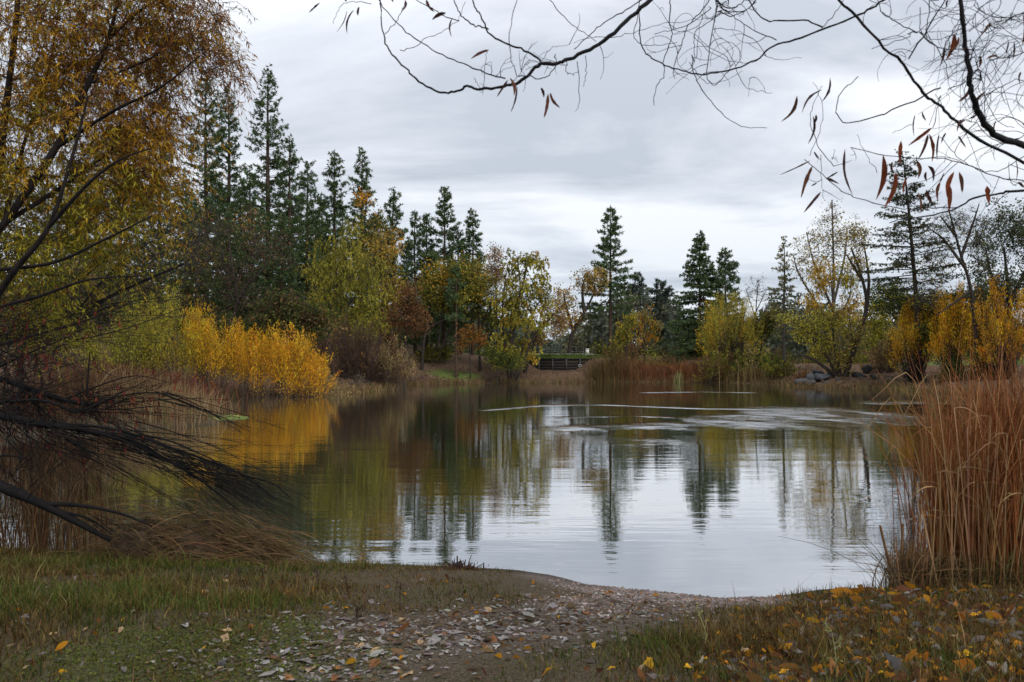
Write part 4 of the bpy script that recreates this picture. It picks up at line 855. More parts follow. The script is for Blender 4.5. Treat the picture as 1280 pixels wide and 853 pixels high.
# crown masses: px, py, rx, ry, palette, clumps
for (cx, cy, rx, ry, pal, n, lv) in [(40, 70, 90, 90, PW1, 44, 15), (120, 50, 80, 70, PW1 + PW3, 40, 15), (200, 45, 60, 60, PW3 + PW1, 34, 13), (245, 30, 38, 50, PW3, 18, 10), (262, 55, 22, 50, PW3, 9, 8), (40, 200, 80, 80, PW2 + PW1, 42, 15), (130, 170, 70, 60, PW1, 34, 14),
                                 (195, 140, 45, 55, PW1 + PW3, 22, 13), (45, 300, 80, 60, PW2, 34, 14), (150, 260, 55, 50, PW1 + PW2, 24, 13), (190, 225, 26, 40, PW1, 12, 12), (30, 390, 70, 45, PW2, 18, 10), (-60, 150, 70, 220, PW1 + PW2, 40, 11), (20, -230, 260, 120, PW1 + PW2, 60, 11), (-150, 60, 90, 260, PW2, 50, 10), (-120, 340, 80, 120, PW2, 40, 10), (90, -70, 190, 60, PW1 + PW3, 50, 12)]:  # off-frame masses above and left are added to shade the near bank
    n = int(n * 1.25); c0 = W(cx, cy, WY + .15) - org; u = rdir(n) * (U(.05, 1, (n, 1)) ** .5); cs = c0 + u * (rx / F * WY * 1.08, 1.3, ry / F * WY * 1.08)
    a0, pr, ds = grow(cs, nodes)
    mid = (a0 + cs) / 2 + np.c_[N(.06, (n, 2)), U(0, .15, n)]
    tr.tubes(bez(a0, mid, cs, 6), np.minimum(pr * .6, .0035 + .0022 * np.sqrt(ds))[:, None] * np.linspace(1, .35, 6)[None], 4, (.016, .012, .011))
    n_ = n; S = 13; m_ = n * S; c = np.repeat(cs, S, 0) + N(.06, (m_, 3)); d = unit(rdir(m_) * (1, 1, .6) + (.15, 0, .15)); Ls = U(.35, .8, m_)[:, None]
    B = bez(c, c + d * Ls * .5, c + d * Ls * .75 + np.c_[np.zeros((m_, 2)), -Ls[:, 0] * .45], 6)
    tw.tubes(B[:, [0, 2, 5]], np.array([.0035, .0025, .0012])[None].repeat(m_, 0), 3, (.035, .022, .016))
    ts = U(.05, 1, (m_, lv)); i0 = np.minimum((ts * 5).astype(int), 4); ft = (ts * 5 - i0)[..., None]; mi = np.arange(m_)[:, None]
    p = (B[mi, i0] * (1 - ft) + B[mi, i0 + 1] * ft).reshape(-1, 3); tg = unit((B[mi, i0 + 1] - B[mi, i0]).reshape(-1, 3))
    P_ = np.asarray(pal); colc = P_[rng.integers(0, len(P_), n)]
    col = np.repeat(colc, S * lv, 0) * (1 + N(.25, (len(p), 1))); mk = rng.random(len(p)) < .3; col[mk] = pick(P_, mk.sum())
    s_ = U(.6, 1.25, len(p))
    lf.leaves(p, unit(tg * .6 + rdir(len(p)) * .75 + (0, 0, -.45)), .085 * s_, .0145 * s_, np.clip(col, .004, .9))
tr.build('trunk', M_BARK, root, shade=True); tw.build('twigs', M_BARK, root); lf.build('crown', M_LEAF, root)

# ------------------------------------------------------------------ fallen limbs at the lower left
def limb(name, label, cat, Y, main, subs, fans, leavesp=None, col=(.007, .0062, .0062)):
    b = np.array(W(main[0][0], main[0][1], Y)); root = thing(name, label, cat, b)
    g_, t_ = Geo(), Geo()
    def pp(path): return [W(a[0], a[1], Y + (a[2] if len(a) > 2 else 0)) - b for a in path]
    g_.tube(pp(main), main[0][3] if len(main[0]) > 3 else .05, .02, 8, 18, col, wob=.08)
    for s_, r0 in subs: g_.tube(pp(s_), r0, r0 * .3, 6, 14, col, wob=.06)
    lp = []
    for (ax, ay), (ex, ey), (jx, jy), n, r0, bow, tz in fans:
        A = np.array([W(ax + N(jx * .35), ay + N(jy * .35), Y + N(.12)) - b for _ in range(n)]); E = np.array([W(ex + N(jx), ey + N(jy), Y + N(.35) + tz) - b for _ in range(n)])
        md = (A + E) / 2 + np.c_[N(.03, (n, 2)), U(.0, bow, n)]
        B = bez(A, md, E, 9); t_.tubes(B, np.linspace(r0, r0 * .25, 9)[None].repeat(n, 0) * U(.6, 1.2, n)[:, None], 4, col)
        k = 5; c = B[:, 3:8].reshape(-1, 3); d = unit(np.repeat(unit(E - A), 5, 0) + rdir(len(c)) * .45 + (0, 0, -.1)); Lg = U(.12, .45, len(c))[:, None]
        B2 = bez(c, c + d * Lg * .5 + (0, 0, .015), c + d * Lg + np.c_[np.zeros((len(c), 2)), -.06 * Lg[:, 0]], 5)
        t_.tubes(B2, np.linspace(r0 * .4, r0 * .15, 5)[None].repeat(len(c), 0), 3, col)
        lp.append(np.vstack([B.reshape(-1, 3), B2.reshape(-1, 3)]))
    g_.build('limb', M_BARK, root, shade=True); t_.build('twigs', M_BARK, root)
    if leavesp:
        n, pal, ln = leavesp; q_ = np.vstack(lp); q_ = q_[rng.integers(0, len(q_), n)]
        l_ = Geo(); l_.leaves(q_, unit(rdir(n) * .5 + (0, 0, -.9)), ln * U(.6, 1.3, n), ln * .28, pick(pal, n)); l_.build('dead_leaves', M_DRY, root)
    return root
limb('fallen_limb', 'black fallen limb ending in a broad broom of bare twigs over the water', 'fallen branch', 8.6,
     [(-120, 470, 0, .06), (-40, 508), (40, 528), (110, 538), (170, 556)],
     [([(60, 530), (140, 536), (220, 562), (300, 592), (345, 625)], .022), ([(110, 538), (180, 560), (250, 600), (300, 640)], .02), ([(90, 535), (170, 552), (230, 585), (330, 600), (362, 622)], .018),
      ([(120, 540), (200, 548), (260, 572), (330, 606)], .014), ([(-40, 508), (50, 500), (100, 515), (110, 470), (112, 440)], .02), ([(100, 515), (150, 495), (205, 492), (250, 508), (300, 540)], .012), ([(90, 512), (150, 512), (200, 508), (230, 515)], .009), ([(105, 490), (102, 475), (108, 462)], .008)],
     [((150, 545), (300, 610), (44, 36), 24, .007, .12, 0), ((215, 575), (345, 622), (28, 26), 40, .0045, .08, 0), ((90, 535), (250, 590), (50, 34), 18, .007, .10, .2), ((260, 590), (372, 640), (12, 14), 16, .003, .04, 0), ((200, 495), (300, 532), (26, 14), 10, .005, .08, .5), ((0, 515), (60, 590), (40, 40), 26, .006, .05, 0), ((20, 520), (20, 450), (60, 40), 30, .006, .05, .5), ((60, 530), (150, 590), (40, 30), 20, .005, .05, .3)])
limb('fallen_limb', 'thick dark broken limb slanting down onto the collapsed tussock', 'fallen branch', 8.3,
     [(-140, 560, 0, .085), (-60, 588), (0, 608), (60, 634), (110, 660), (138, 676)],
     [([(55, 630), (100, 632), (150, 642), (190, 658)], .028), ([(75, 640), (110, 648), (140, 668)], .02), ([(-60, 588), (0, 570), (40, 575)], .02)],
     [((120, 645), (190, 690), (22, 14), 10, .005, .04, 0), ((20, 610), (70, 560), (40, 30), 14, .005, .05, 0)])
limb('dead_bough', 'dead dark red leaved bough hanging above the fallen limb', 'fallen branch', 9.0,
     [(-140, 420, 0, .05), (-60, 455), (20, 480), (80, 500), (120, 508)],
     [([(20, 480), (60, 520), (100, 545)], .015), ([(80, 500), (130, 480), (170, 470), (210, 478)], .012), ([(-20, 468), (40, 440), (90, 420)], .015)],
     [((100, 505), (200, 500), (50, 26), 26, .005, .06, 0), ((40, 490), (90, 540), (50, 30), 26, .005, .05, 0), ((0, 470), (60, 430), (50, 40), 40, .005, .05, 0), ((-20, 500), (70, 560), (60, 50), 50, .005, .05, .3), ((-40, 430), (40, 400), (60, 40), 50, .005, .05, .6), ((110, 500), (150, 545), (40, 22), 18, .005, .03, 0)],
     (700, [(.11, .025, .02), (.08, .02, .018), (.15, .04, .025), (.07, .035, .02)], .085))
limb('bare_bough', 'drooping grey bare bough in front of the dark left bank', 'branch', 12.0,
     [(-60, 440, 0, .05), (20, 420), (90, 395), (150, 365), (230, 330)],
     [([(20, 420), (90, 425), (160, 410), (240, 380)], .015), ([(90, 395), (150, 330), (220, 285), (285, 262)], .014), ([(-20, 430), (60, 380), (120, 330), (180, 300)], .016)],
     [((60, 410), (150, 400), (60, 30), 40, .006, .1, .5), ((100, 390), (200, 340), (40, 40), 40, .005, .1, .5), ((20, 420), (80, 450), (60, 30), 40, .006, .05, .5), ((150, 350), (220, 290), (40, 24), 26, .005, .1, .5)],
     (380, PW2, .09), col=(.03, .026, .025))

# ------------------------------------------------------------------ branches hanging in from above
M_RED = foliage_mat('red_brown_leaf', .3)
def oleaf(parent, b, Y, base, tip, wpx, col):
    A = W(base[0], base[1], Y) - b; T = W(tip[0], tip[1], Y + N(.02)) - b; wd = wpx * Y / F * .7
    n = 8; t1 = np.linspace(0, 1, n); ax = T - A; side = np.cross(ax, (0, 1, 0)); side /= np.linalg.norm(side) + 1e-9
    th = U(-1.1, 1.1); sv = side * math.cos(th * .6) + np.array([0, 1, 0]) * math.sin(th * .6); bend = U(-.16, .16)
    c = A[None] + ax[None] * t1[:, None] + side[None] * (np.sin(t1 * np.pi) * np.linalg.norm(ax) * bend)[:, None]
    prof = np.sin(np.pi * t1 ** .8) ** .75 * wd / 2 + .0006
    prof = prof * (1 + N(.12, n))
    fold = np.array([0, -1, 0]) * U(.2, .8)
    l1 = c + sv * prof[:, None] + fold * prof[:, None]; r1 = c - sv * prof[:, None] + fold * prof[:, None]
    v = np.concatenate([l1, c, r1]); i = np.arange(n - 1)
    f = np.concatenate([np.stack([i, i + 1, i + 1 + n, i + n], 1), np.stack([i + n, i + n + 1, i + 2 * n + 1, i + 2 * n], 1)])
    g_ = Geo(); g_.add(v, f, np.asarray(col) * (1 + N(.2)) * np.repeat(1 + N(.1, n * 3)[:, None], 3, 1)); g_.build('leaf', M_RED, parent, shade=True)
def overhang(label, Y, paths, leaf_list, curls, col=(.018, .017, .019)):
    p0 = paths[0][1]; b = W(p0[0][0], p0[0][1], Y); root = thing('overhanging_branch', label, 'branch', b, None)
    g_, t_ = Geo(), Geo(); pts_all = []
    for k, (r, pts, *r2) in enumerate(paths):
        r1 = r2[0] if r2 else r * .6; dz = N(.10) if k else 0
        P3 = np.array([W(a, c, Y) for a, c in pts]) - b
        P3[:, 1] += dz * np.sin(np.linspace(0, 2.2, len(P3))) if k else np.linspace(-.1, .25, len(P3))
        n = max(8, 4 * len(pts)); s_ = smooth(P3, n); q_ = s_ + N(.0022, s_.shape)
        rr = np.linspace(r, r1, n) * Y / F * (1 + N(.06, n)) * .62
        (g_ if r > 1.6 else t_).tubes(q_[None], rr[None], 7 if r > 1.6 else 5, col)
        pts_all.append(np.c_[q_, rr])
    q_ = np.vstack(pts_all)
    for (x0, y0, x1, y1, n, lp) in curls:      # tangled fine twigs
        for _ in range(n):
            c = W(U(x0, x1), U(y0, y1), Y) - b; j = np.linalg.norm(q_[:, :3] - c, axis=1).argmin(); a = q_[j, :3]
            k = 6; st_ = [a]; d = unit(c - a + rdir(1)[0] * .05); L1 = lp * Y / F * U(.5, 1.3); tn = N(.32)
            for i in range(k):
                st_.append(st_[-1] + d * L1 / k); cs, sn = math.cos(tn), math.sin(tn)
                d = unit(np.array([d[0] * cs - d[2] * sn, d[1] + N(.12), d[0] * sn + d[2] * cs]) + N(.12, 3) + (0, 0, -.06))
            s_ = smooth(st_, 14); t_.tubes(s_[None], np.linspace(.75, .35, 14)[None] * Y / F * .62, 4, col)
            if rng.random() < .6:
                i = rng.integers(4, 11); e_ = s_[i] + unit(rdir(1)[0] * (1, .4, 1)) * L1 * U(.15, .4)
                t_.tubes(smooth([s_[i], (s_[i] + e_) / 2 + N(.006, 3), e_], 6)[None], np.linspace(.5, .3, 6)[None] * Y / F * .62, 4, col)
    if g_.v: g_.build('main_bough', M_BARK, root, b * 0, shade=True)
    t_.build('twigs', M_BARK, root)
    for a, c, w_, cl in leaf_list: oleaf(root, b, Y, a, c, w_, cl)
    return root
DKL = (.055, .03, .028); RDL = (.17, .048, .024); BRL = (.10, .045, .03)
def z1(l): return [((380 + a / 4, b / 4), (380 + c / 4, d / 4), w_ / 4, cl) for a, b, c, d, w_, cl in l]
def z3(l): return [((960 + a / 4, b / 4), (960 + c / 4, d / 4), w_ / 4, cl) for a, b, c, d, w_, cl in l]
def z4(l): return [((960 + a / 4, 80 + b / 4), (960 + c / 4, 80 + d / 4), w_ / 4, cl) for a, b, c, d, w_, cl in l]
overhang('long bare bough arching across the top centre with a few hanging leaves', 3.2, [
    (5, [(1500, -640), (1230, -420), (1000, -200), (900, -90), (850, -40), (816, 0), (790, 22), (762, 46), (737, 61), (712, 72), (695, 76), (675, 75), (662, 86), (647, 95), (632, 98), (610, 100), (592, 98), (582, 94), (572, 98), (555, 100), (537, 95), (515, 80), (500, 64), (482, 45), (472, 27), (465, 0), (462, -40)], 1.3),
    (1.5, [(632, 98), (605, 89), (580, 77), (550, 64), (520, 46), (495, 24), (474, 0), (468, -20)]), (2.2, [(675, 75), (657, 62), (637, 52), (611, 37), (600, 12), (592, 0), (588, -20)], 1.3),
    (1.5, [(611, 37), (605, 40), (592, 42), (580, 35), (572, 22), (569, 0), (568, -20)]), (1.1, [(574, 27), (555, 21), (540, 12), (517, 0), (500, -12)]), (.8, [(482, 43), (495, 27), (502, 15), (506, 0), (507, -15)]),
    (.8, [(500, 64), (517, 50), (530, 32), (552, 18), (570, 2), (578, -15)]), (.9, [(647, 95), (637, 75), (641, 40), (652, 0), (655, -20)]), (1.2, [(647, 95), (657, 99), (672, 106), (685, 102), (694, 90), (692, 76)], .9),
    (1.4, [(835, -20), (805, 0), (780, 19), (755, 34), (735, 50), (717, 67)]), (1.0, [(680, -15), (687, 0), (707, 27), (730, 44), (745, 55)]), (.8, [(710, 75), (706, 97), (712, 104), (721, 99)]),
    (.8, [(722, 77), (727, 115), (722, 131)]), (.8, [(732, 70), (731, 100), (727, 115)]), (.7, [(765, 47), (792, 40), (820, 30), (860, 24), (887, 21)]), (.6, [(605, 89), (608, 65), (606, 62)]), (.6, [(620, 95), (630, 80), (645, 75)]), (.6, [(592, 98), (598, 104), (602, 111), (606, 104)]),
    (.7, [(465, 5), (445, 10), (430, 20), (421, 38)]), (.6, [(675, 78), (690, 60), (712, 56)]), (.6, [(650, 93), (660, 85), (690, 82)])],
    z1([(80, 15, 25, 65, 18, DKL), (250, 50, 215, 170, 18, DKL), (275, 35, 270, 80, 20, DKL), (215, 55, 165, 160, 5, DKL), (505, 0, 485, 60, 18, DKL), (610, 0, 650, 60, 20, BRL), (710, 65, 640, 100, 22, DKL), (742, 90, 737, 185, 11, DKL), (925, 250, 835, 295, 18, BRL), (1020, 400, 965, 485, 14, DKL), (1030, 390, 1050, 480, 24, BRL), (1065, 430, 1035, 560, 10, DKL), (1185, 440, 1200, 490, 20, DKL), (1220, 470, 1200, 590, 24, BRL), (1230, 465, 1280, 540, 20, BRL), (205, -15, 210, 10, 18, DKL), (430, -10, 445, 12, 16, DKL)]),
    [(600, 70, 690, 100, 10, 36), (690, 40, 800, 90, 5, 50)])
overhang('second bare bough sweeping in a loop right of the top centre', 3.5, [
    (2.4, [(1480, -560), (1330, -330), (1230, -130), (1140, -20), (1107, 0), (1090, 10), (1067, 21), (1027, 35), (997, 45), (971, 51), (955, 65), (930, 74), (905, 79), (880, 78), (855, 71), (835, 60), (820, 47), (811, 30), (810, 5), (810, -20)], 1.2),
    (1.0, [(970, 51), (940, 37), (917, 20), (897, 7)]), (1.6, [(1027, 34), (1002, 30), (960, 34), (940, 29), (925, 7), (905, 5)], 1.2), (.9, [(1027, 35), (1042, 20), (1055, 0), (1060, -15)]), (1.1, [(865, 70), (866, 85), (875, 105), (892, 127), (912, 147), (932, 157), (960, 159)], .6),
    (1.1, [(900, -15), (895, 12), (890, 37), (885, 70), (882, 95), (890, 109), (902, 100), (915, 82)], .8), (1.3, [(838, -15), (840, 0), (842, 22), (846, 35), (837, 60), (837, 80), (827, 97), (822, 122)], .7), (1.2, [(892, -15), (887, 0), (872, 20), (857, 37), (850, 60), (840, 87), (842, 101)], .7),
    (1.0, [(890, 10), (865, 27), (847, 33), (820, 40)]), (1.0, [(895, 0), (892, 24), (867, 45), (864, 60), (866, 82)]), (.7, [(917, 77), (940, 101), (972, 109)]), (.5, [(937, 99), (940, 116)]), (.6, [(952, 69), (975, 76), (1000, 74)]),
    (.9, [(800, -15), (797, 22), (795, 37), (807, 47), (830, 47), (850, 46)]), (1.4, [(890, -10), (905, 5), (920, 8), (940, 2), (955, -12)]), (1.4, [(895, 2), (912, 12), (928, 5), (932, -10)]), (1.2, [(898, 14), (912, 20), (930, 14), (945, 3)]), (.7, [(867, 45), (895, 58), (930, 66), (955, 67)]), (.6, [(865, 72), (900, 60), (935, 40)]), (.7, [(862, 78), (885, 95), (910, 92), (935, 80)])],
    z3([(-205, -8, -200, 30, 12, DKL)]), [(830, 20, 960, 100, 22, 70), (890, 0, 940, 20, 14, 30)])
overhang('straight thin bough running down to the right edge with a hanging loop', 3.0, [
    (2.0, [(960, -420), (985, -200), (1015, -60), (1043, 0), (1070, 21), (1110, 57), (1135, 72), (1157, 95), (1177, 110), (1200, 121), (1225, 139), (1280, 170), (1400, 215), (1650, 230), (1900, 120)], 3.6), (1.6, [(1177, 110), (1150, 120), (1120, 131), (1095, 135), (1081, 130), (1075, 112), (1082, 90), (1099, 75)], .9),
    (1.5, [(1136, 74), (1145, 42), (1157, 12), (1165, -10)]), (1.1, [(1147, 40), (1120, 27), (1102, 12), (1096, -10)]), (1.2, [(1147, 40), (1120, 55), (1110, 66), (1072, 76)], .6), (1.1, [(1148, 40), (1165, 75), (1176, 107)]), (1.0, [(1164, -10), (1162, 30), (1165, 46), (1190, 46)]),
    (1.2, [(1100, -10), (1112, 0), (1135, 10), (1155, 15), (1165, 0)]), (1.0, [(1185, 112), (1205, 105), (1225, 100)]), (.6, [(1170, 117), (1175, 147), (1190, 167), (1210, 225), (1230, 240)])],
    z4([(950, 190, 1020, 90, 26, BRL), (1085, 140, 1020, 240, 16, BRL), (1050, 250, 1000, 275, 14, DKL), (1140, 280, 1140, 370, 14, DKL), (990, 280, 945, 340, 16, DKL), (950, 360, 990, 420, 20, DKL), (890, 345, 865, 400, 14, DKL), (855, 350, 845, 480, 10, DKL)]), [(1080, 0, 1200, 80, 16, 60)])
overhang('thick dark bough curving through the tangle at the upper right corner', 2.7, [
    (2.6, [(1150, -420), (1165, -220), (1188, -60), (1197, 0), (1205, 32), (1215, 62), (1225, 92), (1235, 110), (1250, 130), (1267, 145), (1300, 158), (1400, 170), (1650, 120), (1900, -60)], 8.5), (1.3, [(1310, 0), (1280, 12), (1260, 25), (1237, 31)]), (1.3, [(1235, 75), (1260, 75), (1280, 67), (1310, 50)]), (1.2, [(1216, 62), (1190, 46), (1178, 20), (1172, -10)]),
    (1.2, [(1228, 98), (1215, 80), (1207, 72), (1208, 55)]), (1.0, [(1240, 115), (1262, 105), (1290, 110)]), (1.0, [(1220, 80), (1240, 92), (1255, 110), (1275, 140), (1290, 150)]), (1.0, [(1210, 40), (1235, 20), (1240, -15)]), (1.0, [(1206, 34), (1225, 10), (1215, -15)]), (1.0, [(1237, 31), (1228, 50), (1240, 62), (1262, 48), (1290, 40)])],
    z3([(930, 170, 890, 300, 28, RDL), (955, 185, 900, 260, 20, BRL), (880, 235, 862, 325, 18, DKL), (1115, 110, 1065, 180, 20, BRL), (1205, 210, 1190, 270, 14, DKL), (1230, 210, 1225, 300, 12, DKL), (1275, 70, 1270, 230, 20, RDL), (1060, 280, 1055, 340, 20, BRL), (1155, 285, 1090, 300, 14, BRL), (900, 0, 895, 40, 12, DKL), (1265, 360, 1262, 430, 18, DKL), (970, 235, 975, 255, 14, DKL)]), [(1170, 0, 1290, 130, 95, 80)])
overhang('low bough at the right edge hung with clusters of red brown leaves', 3.3, [
    (3.4, [(1850, 60), (1600, 180), (1420, 225), (1280, 237), (1260, 239), (1235, 242), (1220, 252), (1192, 260), (1160, 262), (1148, 266)], 1.0), (1.2, [(1330, 245), (1280, 230), (1235, 222), (1205, 210), (1167, 202), (1135, 202), (1095, 197), (1057, 187)], .8), (1.1, [(1200, 259), (1160, 258), (1135, 256), (1095, 244), (1077, 235), (1060, 224), (1040, 207), (1017, 192)], .8),
    (.9, [(1042, 207), (1032, 185), (1025, 152), (1026, 127), (1037, 100)]), (1.0, [(1310, 180), (1280, 197), (1265, 207), (1242, 211), (1222, 202), (1205, 190), (1185, 167)]), (1.0, [(1310, 160), (1280, 167), (1265, 177), (1240, 187), (1220, 180), (1205, 162), (1195, 158)]), (.6, [(1097, 215), (1092, 187), (1080, 162)]), (.6, [(1012, 195), (1010, 170), (1000, 140), (996, 122)]),
    (.6, [(1026, 195), (1030, 225), (1033, 248)]), (.8, [(1165, 160), (1158, 135), (1148, 140), (1141, 168)]), (.7, [(1141, 155), (1133, 157)]), (.6, [(1040, 200), (1055, 180)]), (.9, [(1270, 232), (1272, 225), (1268, 200)])],
    z4([(145, 160, 65, 290, 24, BRL), (310, 70, 270, 190, 15, DKL), (270, 130, 170, 245, 13, DKL), (225, 260, 200, 400, 15, DKL), (240, 255, 232, 300, 16, DKL), (222, 510, 165, 670, 23, BRL), (265, 640, 178, 745, 19, DKL), (210, 485, 60, 555, 8, DKL), (385, 425, 425, 660, 24, DKL), (230, 440, 250, 475, 11, DKL), (350, 540, 290, 575, 11, DKL), (290, 570, 355, 600, 15, DKL), (245, 595, 215, 610, 9, DKL),
        (575, 455, 540, 680, 32, RDL), (640, 540, 580, 720, 38, RDL), (630, 550, 600, 680, 28, RDL), (665, 385, 660, 500, 26, RDL), (620, 490, 625, 545, 18, BRL), (690, 570, 675, 650, 22, RDL), (820, 320, 700, 410, 28, RDL), (800, 350, 750, 480, 18, BRL), (805, 350, 820, 490, 20, RDL), (740, 480, 750, 575, 22, BRL), (800, 510, 825, 590, 22, DKL), (790, 540, 795, 590, 16, DKL), (880, 545, 850, 610, 12, DKL), (860, 590, 850, 690, 20, BRL),
        (930, 540, 900, 680, 42, RDL), (910, 610, 905, 740, 32, RDL), (955, 540, 970, 645, 32, BRL), (750, 640, 765, 750, 26, BRL), (790, 630, 820, 700, 24, BRL), (1095, 610, 1105, 700, 32, RDL), (1235, 470, 1240, 590, 18, BRL), (770, 240, 790, 285, 14, DKL), (735, 255, 730, 360, 12, DKL), (1250, 590, 1280, 620, 18, DKL)]),
    [(1150, 110, 1290, 250, 26, 80), (1000, 180, 1060, 240, 6, 30)])

# ------------------------------------------------------------------ timber wall tinted for a shaded void, path and small works on the far shore
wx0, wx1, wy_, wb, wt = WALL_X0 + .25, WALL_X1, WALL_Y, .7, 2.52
root = thing('retaining_wall', 'timber wall coloured near black for the shaded void below a green turf bank on the far shore', 'wall', ((wx0 + wx1) / 2, wy_, wb)); rb = ((wx0 + wx1) / 2, wy_, wb)
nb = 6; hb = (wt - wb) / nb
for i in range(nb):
    g_ = Geo(); g_.box((wx0, wy_ + .01 * (i % 2), wb + i * hb + .01), (wx1, wy_ + .5, wb + (i + 1) * hb - .01), (.022, .018, .017)); g_.build('plank', M_TIMBER, root, rb)  # near-black plank tint stands in for the shade of the void
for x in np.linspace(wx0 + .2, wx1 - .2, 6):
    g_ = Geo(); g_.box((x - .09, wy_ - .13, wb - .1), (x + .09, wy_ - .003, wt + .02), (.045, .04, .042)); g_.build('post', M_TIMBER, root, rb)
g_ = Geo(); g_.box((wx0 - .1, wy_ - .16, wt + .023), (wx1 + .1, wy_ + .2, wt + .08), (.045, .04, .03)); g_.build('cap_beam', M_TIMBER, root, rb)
# outlet pipe
def ring(g_, c, r, r_in, ln, col):
    a = np.linspace(0, 2 * np.pi, 20, endpoint=False); cs_ = np.stack([np.cos(a), 0 * a, np.sin(a)], 1)
    v = np.concatenate([c + cs_ * r + (0, ln, 0), c + cs_ * r, c + cs_ * r_in, c + cs_ * r_in + (0, ln, 0)]); i = np.arange(20); k = np.roll(i, -1)
    f = np.concatenate([np.stack([i + 20 * s_, k + 20 * s_, k + 20 * (s_ + 1), i + 20 * (s_ + 1)], 1) for s_ in range(3)]); g_.add(v, f, col)
g_ = Geo(); pc = np.array([(725 - 640) / F * 88, WALL_Y - .45, 1.72]); ring(g_, pc, .17, .12, .5, (.45, .46, .46)); tag(g_.build('outlet_pipe', M_CONC, None, pc, shade=True, loc=pc), 'pale round pipe end sticking out of the dark wall', 'pipe')
# concrete path edge behind the turf
kx = np.linspace(-1.5, 14, 40); ky = 92.6 + .05 * (kx - 4); kz = ground(kx, ky)
g_ = Geo()
v = []
for x, y, z in zip(kx, ky, kz): v += [(x, y, z - .2), (x, y, z + .16), (x, y + 1.4, z + .17), (x, y + 1.4, z - .2)]
i = np.arange(39)[:, None] * 4; f = np.concatenate([np.concatenate([i + a_, i + a_ + 4, i + (a_ + 1) % 4 + 4, i + (a_ + 1) % 4], 1) for a_ in range(3)])
g_.add(v, f[:, ::-1], (.20, .195, .185)); tag(g_.build('footpath', M_CONC), kind='structure')
x = (734 - 640) / F * 92.2; z = gz(x, 92.2); g_ = Geo()
for (hw, z0, z1) in [(.24, -.1, .1), (.19, .1, .62), (.22, .62, .72)]: g_.box((x - hw, 92.2 - hw, z + z0), (x + hw, 92.2 + hw, z + z1 - .004), (.5, .5, .49))
tag(g_.build('concrete_post', M_CONC, None, (x, 92.2, z), loc=(x, 92.2, z)), 'short pale concrete post beside the far footpath', 'post')
# railing behind the path
ry = 95.2; xs = np.linspace(2.4, 8.5, 8); root = thing('railing', 'pale metal railing beyond the footpath above the dark wall', 'railing', (xs[0], ry, gz(xs[0], ry))); rb = np.array([xs[0], ry, gz(xs[0], ry)])
zs = ground(xs, np.full(8, ry))
for x, z in zip(xs, zs):
    g_ = Geo(); g_.tube([(x, ry, z - .1), (x, ry, z + 1.15)], .028, .028, 6, 3, (.16, .165, .165)); g_.build('post', M_CONC, root, rb)
for h in (.55, 1.1):
    g_ = Geo(); g_.tube(np.c_[xs, np.full(8, ry - .05), zs + h], .016, .016, 6, 16, (.16, .165, .165)); g_.build('rail', M_CONC, root, rb)

# ------------------------------------------------------------------ boulders
def rock(name, label, c, s_, group, col=(.13, .135, .145), parent=None):
    n1, n2 = 9, 14; th = np.linspace(0, 2 * np.pi, n2, endpoint=False); ph = np.linspace(.02, np.pi - .02, n1)
    d = np.array([[math.cos(t1) * math.sin(p1), math.sin(t1) * math.sin(p1), math.cos(p1)] for p1 in ph for t1 in th])
    r = np.ones(len(d))
    for _ in range(6):
        nrm = unit(rng.normal(size=3)); h = U(.28, .72); r = np.minimum(r, h / np.maximum(d @ nrm, .02))
    v = d * np.minimum(r, 1)[:, None] * s_ * (1 + N(.02, (len(d), 1)))
    i = np.arange(n1 * n2).reshape(n1, n2); f = np.stack([i[:-1], np.roll(i[:-1], -1, 1), np.roll(i[1:], -1, 1), i[1:]], -1).reshape(-1, 4)[:, ::-1]
    g_ = Geo(); g_.add(v, f, np.asarray(col) * (1 + N(.15))); o_ = g_.build(name, M_ROCK, None, None, loc=c); tag(o_, label, 'rock', group); o_.rotation_euler = (N(.3), N(.35), U(0, 6))
for (px, py, Y, sx, sz, lb) in [(1003, 477, 70, .8, .45, 'low grey boulder at the water edge, leftmost of the boulder pile'), (1016, 473, 71, .9, .55, 'slanted grey boulder second from the left of the pile'), (1030, 472, 70.5, 1.0, .65, 'large grey boulder in the middle of the pile'), (1042, 468, 71.5, .9, .7, 'upper grey boulder against the left foot of the leaning willow'), (1022, 466, 72.5, .8, .6, 'flat grey boulder on top of the pile'), (1012, 480, 69, .6, .35, 'small wet boulder in the water before the pile'), (1034, 480, 69, .7, .4, 'broad low boulder in the water under the leaning willow'), (1048, 478, 69.5, .6, .4, 'rounded boulder at the water under the willow trunk'),
                               (1082, 462, 74, .9, .55, 'dark rounded boulder right of the leaning willow trunk'), (1096, 459, 76, .8, .5, 'dark boulder behind beside the green lawn'), (1076, 470, 71.5, 1.0, .55, 'large low dark boulder nearest the water right of the trunk'), (1110, 466, 74, .5, .3, 'small brown rock on the right shore bank'), (1124, 462, 75, .55, .3, 'pinkish flat rock on the bank below the lawn'), (1132, 470, 68, .5, .25, 'low brown rock near the water below the lawn'), (1092, 472, 70, .5, .28, 'small brown rock between the dark boulders and the water')]:
    sx *= .7 if px > 1060 else .85; sz *= .75; c = W(px, py, Y); rock('boulder', lb, c, np.array([sx * 1.35, sx * .9, sz * 1.15]), 'boulders at the foot of the leaning willow', (.055, .058, .064) if px < 1060 else (.035, .035, .035) if px < 1100 else (.11, .085, .08))

